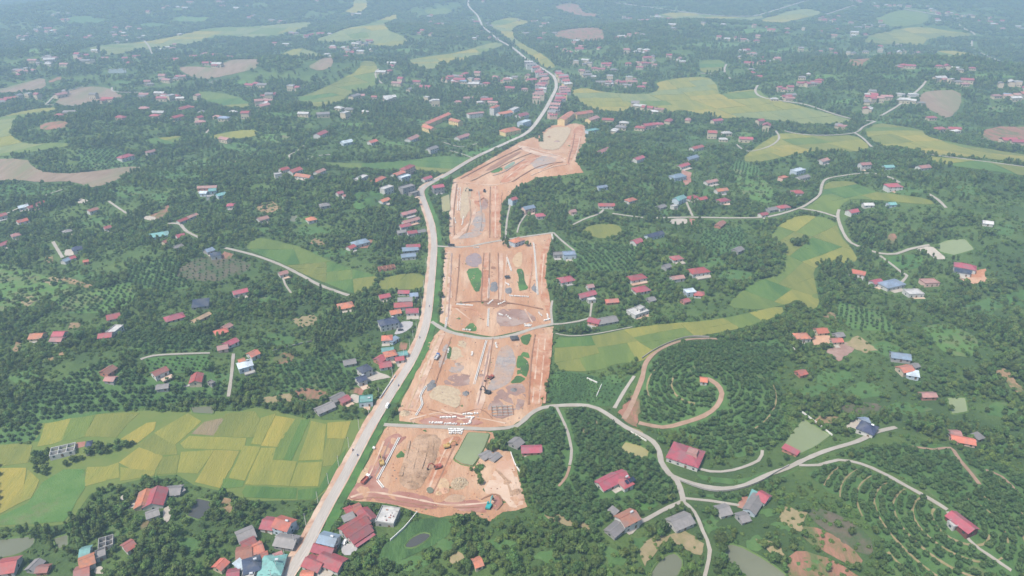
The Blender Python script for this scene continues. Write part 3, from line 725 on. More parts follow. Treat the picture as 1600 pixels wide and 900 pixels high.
for s in """lane|600,664 640,666 700,668 765,671 800,668 813,662 835,643 862,635 918,634 945,645 962,657 980,669 1002,679 1020,690 1030,705 1033,722 1045,740 1058,752 1066,775 1067,784|3.8|pale concrete lane crossing the earth site towards the red pavilion
path|1067,784 1085,800 1098,830 1109,860 1100,905|2.2|narrow concrete path running past the grey barn
path|1067,783 1035,798 1010,812 995,818|2.8|short lane to the brown-roofed house
path|1070,779 1110,783 1155,790|2.0|thin dirt path to the grey-roofed compound
lane|1050,744 1085,757 1130,764 1165,758 1200,742 1230,732 1250,722 1290,705 1340,690 1368,676 1400,668|3.6|concrete lane curving under the orchard mound to the navy house
path|1248,727 1280,727 1310,719 1345,725 1380,740 1420,762 1480,797|2.6|pale lane climbing to the long red barn
path|1080,729 1110,737 1145,735 1185,720 1191,704|2.2|track round the foot of the orchard mound
track|998,661 1035,668 1065,662 1100,650 1120,635 1128,615 1119,600 1105,592|3.0|tan dirt track spiralling up the orchard mound
track|975,655 988,630 1003,592 1010,566 1032,546 1075,531 1120,530|3.4|orange dirt track along the mound edge
path|960,638 975,612 991,588|2.8|straight concrete path through the green crop
path|870,637 885,670 893,705 890,727|2.0|thin pale path through the dark orchard
track|890,729 885,745 873,760|1.6|faint dirt footpath below the orchard path
lane|674,503 700,518 740,527 770,529 805,523 835,513 863,507|4.2|pale dirt lane between the two earth blocks
path|863,507 880,506 905,502 922,497|2.4|short lane to the red and grey farmhouse
path|863,507 861,485 863,470|2.2|lane along the edge of the earth block
lane|682,385 700,386 730,386 760,380 790,375 815,371 865,364|3.6|dusty cross lane beside the blue-walled house
path|865,364 882,380 897,392|2.4|short lane down to the flat grey roofs
lane|352,388 400,400 440,415 470,430 500,446 545,462|4.0|pale concrete lane skirting the green rice terrace
path|262,350 280,350 292,362 312,372|3.8|white dusty yard lane beside the long red-roofed shed
path|83,378 98,403|3.4|short white driveway of the navy-roofed farmhouse
path|170,315 200,335|2.6|straight pale path below vegetable rows
path|703,236 725,242 742,249|2.4|white driveway meeting the main road
path|457,252 452,243 462,238 475,228|3.0|curved pale lane by the hillside hamlet
path|477,253 490,245 517,242|2.6|short pale lane above the rice strip
lane|1022,341 1082,340 1150,341 1200,339 1245,327 1262,319 1280,305 1284,290 1290,281 1310,276 1355,271 1385,276 1405,286|3.8|concrete village lane looping above the rice tongue
path|1450,303 1465,312 1478,325|3.4|lane end descending beside the dark wood
path|1250,326 1280,331 1309,340|3.0|pale causeway across the rice
lane|1311,328 1309,340 1318,365 1330,380 1350,388 1373,396 1400,397 1420,390 1452,383|3.6|lane circling the wooded knoll
path|1375,400 1395,415 1410,427 1417,431 1408,442|2.8|lane to the blue-grey roofed house
lane|1150,226 1170,237 1200,230 1217,217 1212,205|3.4|hazy lane rounding the rice field
lane|1225,205 1250,210 1290,212 1335,208 1350,198 1368,190|4.0|forked field lane crossing yellow rice
path|1335,208 1350,218 1362,230|3.6|short branch of the forked field lane
lane|1415,234 1480,246 1560,256 1650,270|4.0|straight concrete lane through yellow rice
lane|1184,134 1180,141 1184,149 1200,155 1240,161 1262,165 1325,185 1365,190|5.0|white concrete road edging the pale rice plain
lane|1495,36 1505,45 1520,52 1524,58|7.0|far white road bend by golden rice
lane|1518,64 1520,75 1535,85 1562,96|6.0|far white road sliding down beside rice
road|960,5 1030,14 1100,23 1160,26 1200,20 1300,0 1340,-8|10.0|faint far highway sweeping through haze
lane|1288,24 1335,9|8.0|faint straight far road
lane|1412,15 1470,25|8.0|faint far road into the hazy town
path|225,63 232,72 238,85|5.0|far white lane across the rice ribbon
path|325,214 323,207 331,200|3.6|little hooked lane by a far paddy
path|597,131 588,122 587,114 592,108|4.0|far white lane beside the green valley
lane|-20,178 40,171 70,164 90,148 130,136|3.6|far lane forking past ploughed ground
path|70,164 130,166|3.2|far lane along the ploughed ground
path|175,137 180,144 225,145|4.0|far hooked lane below dark trees
path|892,353 915,342 935,335 943,328|2.8|pale path to the long red roof
path|957,334 985,338 1010,341|2.6|pale path under the village trees
path|1072,315 1082,338|3.2|short white drive beside the blue-glass roof
path|797,320 792,345 790,373|2.4|thin pale path beside the site fence
path|822,335 812,350 808,364|2.0|thin pale path through gardens
path|925,470 922,495|2.0|short path between red farmhouses
path|1135,101 1132,108 1134,118 1144,125|5.0|far winding white lane
path|1094,115 1126,117|5.0|far white lane bordering a green plot
path|365,553 362,585 357,620|2.4|pale dirt path dropping to the paddy
path|1480,800 1515,845 1545,868 1580,892|1.8|faint footpath beyond the long red barn
path|220,562 240,556 290,553 328,552|2.2|thin concrete path above the green garden rows
track|1425,698 1460,703 1485,700 1500,720 1530,757|2.2|reddish dirt track through the dense orchard slope
track|1540,735 1565,745 1590,770|1.8|faint reddish footpath in the dense orchard
path|868,521 890,525 930,522 988,511|1.2|thin concrete bund path above the olive rice
path|-20,345 20,330 60,310 100,296|2.4|faint hill path
path|440,428 446,445 455,458|2.2|short white drive in the dark wood
path|1375,182 1440,136 1445,127|4.5|far pale lane to the white slabs
path|745,225 720,230 690,222|2.2|faint lane towards the orange-roofed compound""".splitlines():
    k, q, wd, lab = s.split('|')
    wd = float(wd) * (.88 if k in ('lane', 'path') else 1)
    road({'lane': 'lane', 'path': 'path', 'track': 'dirt_track', 'road': 'highway'}[k], q, float(wd), {'lane': 'lane', 'path': 'lane', 'track': 'dirt_track', 'road': 'lane'}[k], lab, 3.6 if k == 'lane' else 3.2)

# yards: bare or paved ground round houses
YARDS = """yard|255,795 266,790 270,802 262,818 255,812|cream concrete farm yard
yard|186,781 192,773 203,776 200,783|cream drying slab under trees
redplough|220,828 226,812 234,815 230,828|orange bare pen on the farm
pinkearth|118,702 120,692 134,690 132,698|pinkish floor of the unfinished white house
yard|146,897 150,886 160,885 165,897|beige court of the orange-roofed farmhouse
paving|535,868 532,850 550,850 560,856 552,868|grey paved court of the red compound
yard|455,826 466,816 468,830|white yard beside the red and orange house
paving|620,515 625,503 645,502 645,510 632,520 615,524|grey forecourt of the blue villa
yard|575,597 582,578 614,590 600,592|cream forecourt of the navy house
yard|545,625 550,615 566,620 560,632|pale yard between sheds and teal house
redplough|545,615 555,605 570,608 568,617|orange bare yard above the teal house
redplough|622,548 626,535 637,537 634,547|orange bare plot beside teal roofs
yard|985,838 975,830 992,808 1010,812 1000,822|concrete court of the brown-roofed house
redplough|965,645 985,620 998,610 1000,640 996,668 975,657|orange bare apron at the mound foot
pinkearth|1152,793 1162,775 1172,778 1165,797|brick-red terrace of the grey compound
yard|1317,670 1335,655 1345,660 1340,672|beige drive of the navy house on the slope
orange|1270,540 1270,525 1297,525 1296,538|orange earth court of the hilltop farm
mauve|1290,548 1320,535 1335,545 1310,565|rubbly cleared ground below the hilltop farm
orange|1498,436 1505,428 1540,420 1540,440 1520,445|orange cleared ground round the big red house
yard|1428,390 1455,384 1468,395 1480,405 1462,406 1450,396|bright white yard by the pale green pond
yard|1045,349 1050,342 1075,342 1073,350 1060,352|white yard on the village lane
pinkearth|1073,351 1075,342 1085,343 1083,352|pinkish yard on the village lane
pinkearth|1063,280 1066,266 1080,270 1080,285 1070,290|pinkish terrace by the blue-grey roof
redplough|342,404 350,393 368,398 358,405|orange yard of the navy-roofed house
yard|100,400 102,390 112,390 120,396 112,400|white court of the navy-roofed farmhouse
sand|68,411 72,400 84,400 82,410|sandy pad in the garden
yard|222,342 230,337 245,340 240,346|white yard of the far farm
redplough|555,388 575,375 584,375 575,388|earthy yard of the blue-grey villa
sand|484,380 490,373 510,375 512,382 495,384|sandy patch in hillside gardens
yard|120,318 125,310 140,314 132,318|white court under hillside trees
orange|106,515 110,505 126,505 122,513|tan bare plot beside red-roofed house
orange|20,548 25,533 34,538 28,550|tan bare plot under trees
orange|66,565 84,558 86,562 70,567|orange bare strip on the slope
orange|92,556 95,550 103,550 101,555|orange bare spot on the slope
orange|1286,496 1296,488 1308,492 1305,499|orange pit on the wooded edge
orange|1270,662 1280,650 1312,652 1305,662|sandy scrapes above the green pond
orange|343,795 350,778 362,780 360,805|tan bare strip beside the dark pond
redplough|1385,382 1390,366 1400,366 1400,380|red bare cut on the wooded knoll
orange|400,330 405,318 425,315 440,325 420,335|earthy cutting on the hill
terrace|410,632 412,622 455,615 455,628|brown striped garden terrace by the paddy
terrace|1045,836 1070,830 1100,850 1096,868 1075,861 1052,850|tan bare terrace beside the narrow concrete path
terrace|1000,858 1020,840 1048,836 1030,856 1008,886|tan bare ground above the reed-ringed pond
terrace|1225,792 1262,800 1252,832 1218,815|tan scrubby bare slope by the shrubby hill
terrace|1180,842 1215,850 1230,870 1205,866|tan bare strip above the long grey pond
terrace|985,668 1005,676 1000,690 978,684|tan patch in the dark orchard
terrace|905,660 930,655 938,672 915,680|dry patch between orchard rows
terrace|850,805 880,806 930,822 920,828 870,818|tan footpath scar below the orchard
terrace|65,440 85,430 98,437 80,446|tan scraped strip in the pasture
terrace|30,470 50,462 60,468 42,480|brown scraped spot in the pasture
sand|100,433 145,446 140,451 98,440|ochre strip along the pasture edge
terrace|455,500 490,490 500,505 470,512|dry clearing in the dark wood
terrace|700,872 716,862 726,872 712,884|dry stony patch in the green scrub
terrace|1340,525 1372,548 1350,552 1318,538|stony scar below the hilltop farm
orange|1555,580 1570,575 1600,610 1595,622 1575,600|orange eroded bank in the wood""".splitlines()
for s in YARDS:
    m, q, lab = s.split('|')
    if m in ('orange', 'sand') and 'court' not in lab and 'cleared' not in lab: m = 'scrape'
    if m in ('terrace', 'scrape'): SPARSE.append(flat(wpoly(q)))
    land('yard' if m in ('yard', 'paving') else 'bare_ground', m, q, 2.2, lab, 'yard' if m in ('yard', 'paving') else 'bare ground', tree=m in ('terrace', 'scrape'), ring=m in ('yard', 'paving'), amp=None if m in ('yard', 'paving') else 1.0)
# ------------------------------------------------------------------ buildings
_b = MB(); _b.box(-.5, .5, -.5, .5, -.5, .5)
WIN_ME = _b.mesh('window', 'glass'); DOOR_ME = _b.mesh('door', 'door')
ROOF_ANG = {}

def roof_mesh(L, w, he, kind, mb, ov=.55, t=.16):
    hl, hw = L / 2 + ov, w / 2 + ov
    rise = w * (.12 if kind == 'l' else .23)
    if kind == 'l': kind = 'h'
    if kind == 'g':
        dz = ov * rise / (w / 2)
        for s in (-1, 1):
            a = [(-hl, s * hw, he - dz), (hl, s * hw, he - dz), (hl, 0, he + rise), (-hl, 0, he + rise)]
            b = [(x, y, z + t) for x, y, z in a]
            if s > 0: a, b = a[::-1], b[::-1]
            mb.poly(b); mb.poly(a[::-1])
            for i in range(4): mb.poly([a[i], a[(i + 1) % 4], b[(i + 1) % 4], b[i]])
        return rise
    if kind == 'h':
        dz = ov * rise / (w / 2); r = max(L / 2 - w / 2 * .85, .3)
        e = [(-hl, -hw, he - dz), (hl, -hw, he - dz), (hl, hw, he - dz), (-hl, hw, he - dz)]; p, q = (-r, 0, he + rise), (r, 0, he + rise)
        eb = [(x, y, z - t) for x, y, z in e]
        mb.poly([e[0], e[1], q, p]); mb.poly([e[1], e[2], q]); mb.poly([e[2], e[3], p, q]); mb.poly([e[3], e[0], p])
        for i in range(4): mb.poly([eb[i], eb[(i + 1) % 4], e[(i + 1) % 4], e[i]])
        mb.poly(eb[::-1]); return rise
    if kind == 's':
        z0, z1 = he, he + w * .16
        a = [(-hl, -hw, z0), (hl, -hw, z0), (hl, hw, z1 + .1), (-hl, hw, z1 + .1)]; b = [(x, y, z + t) for x, y, z in a]
        mb.poly(b); mb.poly(a[::-1])
        for i in range(4): mb.poly([a[i], a[(i + 1) % 4], b[(i + 1) % 4], b[i]])
        return 0
    # flat slab with parapet
    hl, hw = L / 2 + .15, w / 2 + .15
    mb.box(-hl, hl, -hw, hw, he, he + .25)
    for x0, x1, y0, y1 in ((-hl, hl, -hw, -hw + .22), (-hl, hl, hw - .22, hw), (-hl, -hl + .22, -hw + .22, hw - .22), (hl - .22, hl, -hw + .22, hw - .22)):
        mb.box(x0, x1, y0, y1, he + .25, he + .95)
    return 0

def house(x1, y1, x2, y2, w, st, kind, wall, rc, label, cat='house', group=None, name=None, detail=2, extra=''):
    he = st * (2.6 if y1 > 450 else (3.0 if y1 > 300 else 3.5))
    a, b = P(x1, y1, he + .6), P(x2, y2, he + .6)
    d = b - a; L = max(math.hypot(d.x, d.y) * .92, 2.5); w *= .92; ang = math.atan2(d.y, d.x)
    if abs(ang) > math.pi / 2: ang -= math.copysign(math.pi, ang)
    c = (a + b) / 2; z = hgt(c.x, c.y)
    root = empty(name or cat.replace(' ', '_'), (c.x, c.y, z + .12), ang)
    tag(root, label, cat, group)
    HOUSE_SPOTS.append((c.x, c.y, math.hypot(L, w) / 2 + 1.2, L, w, ang))
    mb = MB(); hl, hw = L / 2, w / 2; base = -1.5
    if kind == 'o':
        t = .25
        for x0, x1_, y0, y1_ in ((-hl, hl, -hw, -hw + t), (-hl, hl, hw - t, hw), (-hl, -hl + t, -hw + t, hw - t), (hl - t, hl, -hw + t, hw - t)): mb.box(x0, x1_, y0, y1_, base, he)
        n = max(2, int(L / 3.5))
        for k in range(1, n): x = -hl + L * k / n; mb.box(x - .12, x + .12, -hw + t, hw - t, base, he - .02)
        mb.box(-hl + t, hl - t, -.12, .12, base, he - .04)
        mb.build('wall', 'wall_' + wall, root)
        f = MB(); f.box(-hl + t, hl - t, -hw + t, hw - t, base, .1); f.build('floor_slab', 'concrete_grey', root)
    else:
        mb.box(-hl, hl, -hw, hw, base, he)
        if kind == 'g':
            r = w * .23
            for s in (-1, 1):
                mb.poly([(s * hl, -hw, he), (s * hl, hw, he), (s * hl, 0, he + r)][::s])
        elif kind == 's':
            z1 = he + w * .16
            mb.poly([(-hl, hw, he), (hl, hw, he), (hl, hw, z1), (-hl, hw, z1)])
            for s in (-1, 1): mb.poly([(s * hl, -hw, he), (s * hl, hw, he), (s * hl, hw, z1)])
        mb.build('wall', 'wall_' + wall, root)
        rm = MB(); rise = roof_mesh(L, w, he, kind, rm); ro = rm.build('roof', 'roof_' + rc, root)
        if kind in 'gh' and detail:
            rl = hl + .55 if kind == 'g' else max(hl - hw * .85, .3)
            rg = MB(); rg.box(-rl, rl, -.16, .16, he + rise + .02, he + rise + .28); rg.build('ridge', 'roof_' + rc, ro)
    if 250 < y1 < 900 and cat in ('house', 'villa', 'hall') and kind != 'o' and random.random() < .55:
        s_ = -1 if math.cos(ang) > 0 else 1; dpt = random.uniform(3, 6); x0 = -hl + random.uniform(-1, L * .3); x1_ = hl + random.uniform(-L * .3, 1.5)
        m2 = MB(); m2.box(x0, x1_, min(s_ * hw, s_ * (hw + dpt)), max(s_ * hw, s_ * (hw + dpt)), -.8, .16); m2.build('courtyard', random.choice(['yard', 'yard', 'concrete_grey', 'paleearth']), root)
    # openings
    floors = max(1, int(round(st)))
    def win(x, y, zc, sx, sy, sz, nm='window', me=WIN_ME):
        o = link(nm, me, root); o.location = (x, y, zc); o.scale = (sx, sy, sz)
    if st >= .75:
        front = -1 if math.cos(ang) > 0 else 1
        sides = (-1, 1) if detail > 1 else (front,)
        for s in sides:
            n = max(1, min(4, int(L / (3.4 if detail > 1 else 4.5))))
            for fl in range(floors):
                for k in range(n):
                    x = -hl + L * (k + .5) / n
                    if fl == 0 and k == n // 2 and s == front:
                        win(x, s * hw, 1.05, 1.3, .14, 2.1, 'door', DOOR_ME)
                    else: win(x, s * hw, fl * he / floors + 1.5, 1.25, .14, 1.2)
        if detail > 1:
            for s in (-1, 1):
                for fl in range(floors): win(s * hl, 0, fl * he / floors + 1.5, .14, 1.2, 1.2)
    if 'c' in extra:     # clerestory lantern
        m2 = MB(); m2.box(-L * .02, L * .38, -w * .12, w * .30, he + .3, he + w * .12 + 1.1, top=(L * .03, L * .34, -w * .06, w * .24)); m2.build('roof_lantern', 'roof_p', root)
    if 'x' in extra:     # solar panels
        for k in range(3):
            m2 = MB(); x = -hl * .3 + k * 2.3; m2.poly([(x, -hw * .8, he + w * .23 * .2 + .3), (x + 2, -hw * .8, he + w * .23 * .2 + .3), (x + 2, -hw * .25, he + w * .23 * .75 + .3), (x, -hw * .25, he + w * .23 * .75 + .3)])
            m2.build('solar_panel', 'solar', root)
    if 'k' in extra:     # water tank on the roof
        m2 = MB(); m2.cyl((hl * .5, 0, he + (w * .23 if kind in 'gh' else .3) + .8), .55, (1, 0, 0), 1.6, 10); m2.build('water_tank', 'paint_silver', root)
    if 'd' in extra:     # clutter left on an unfinished slab
        for k in range(9):
            m2 = MB(); x, y = random.uniform(-hl * .8, hl * .8), random.uniform(-hw * .8, hw * .8); s1 = random.uniform(.4, 1.3)
            m2.box(x, x + s1, y, y + .6, he + .25, he + .25 + random.uniform(.3, 1.0)); m2.build('brick_stack', random.choice(['roof_p', 'concrete_grey', 'roof_o']), root)
    if 'v' in extra:     # veranda posts and lean-to
        m2 = MB(); m2.box(-hl, hl, -hw - 2.6, -hw - .02, he - 1.0, he - .85); m2.build('porch_roof', 'roof_' + rc, root)
        for k in range(4):
            m3 = MB(); x = -hl + .2 + (L - .4) * k / 3; m3.box(x - .1, x + .1, -hw - 2.5, -hw - 2.3, -1.2, he - 1.0); m3.build('post', 'wall_' + wall, root)
    return root

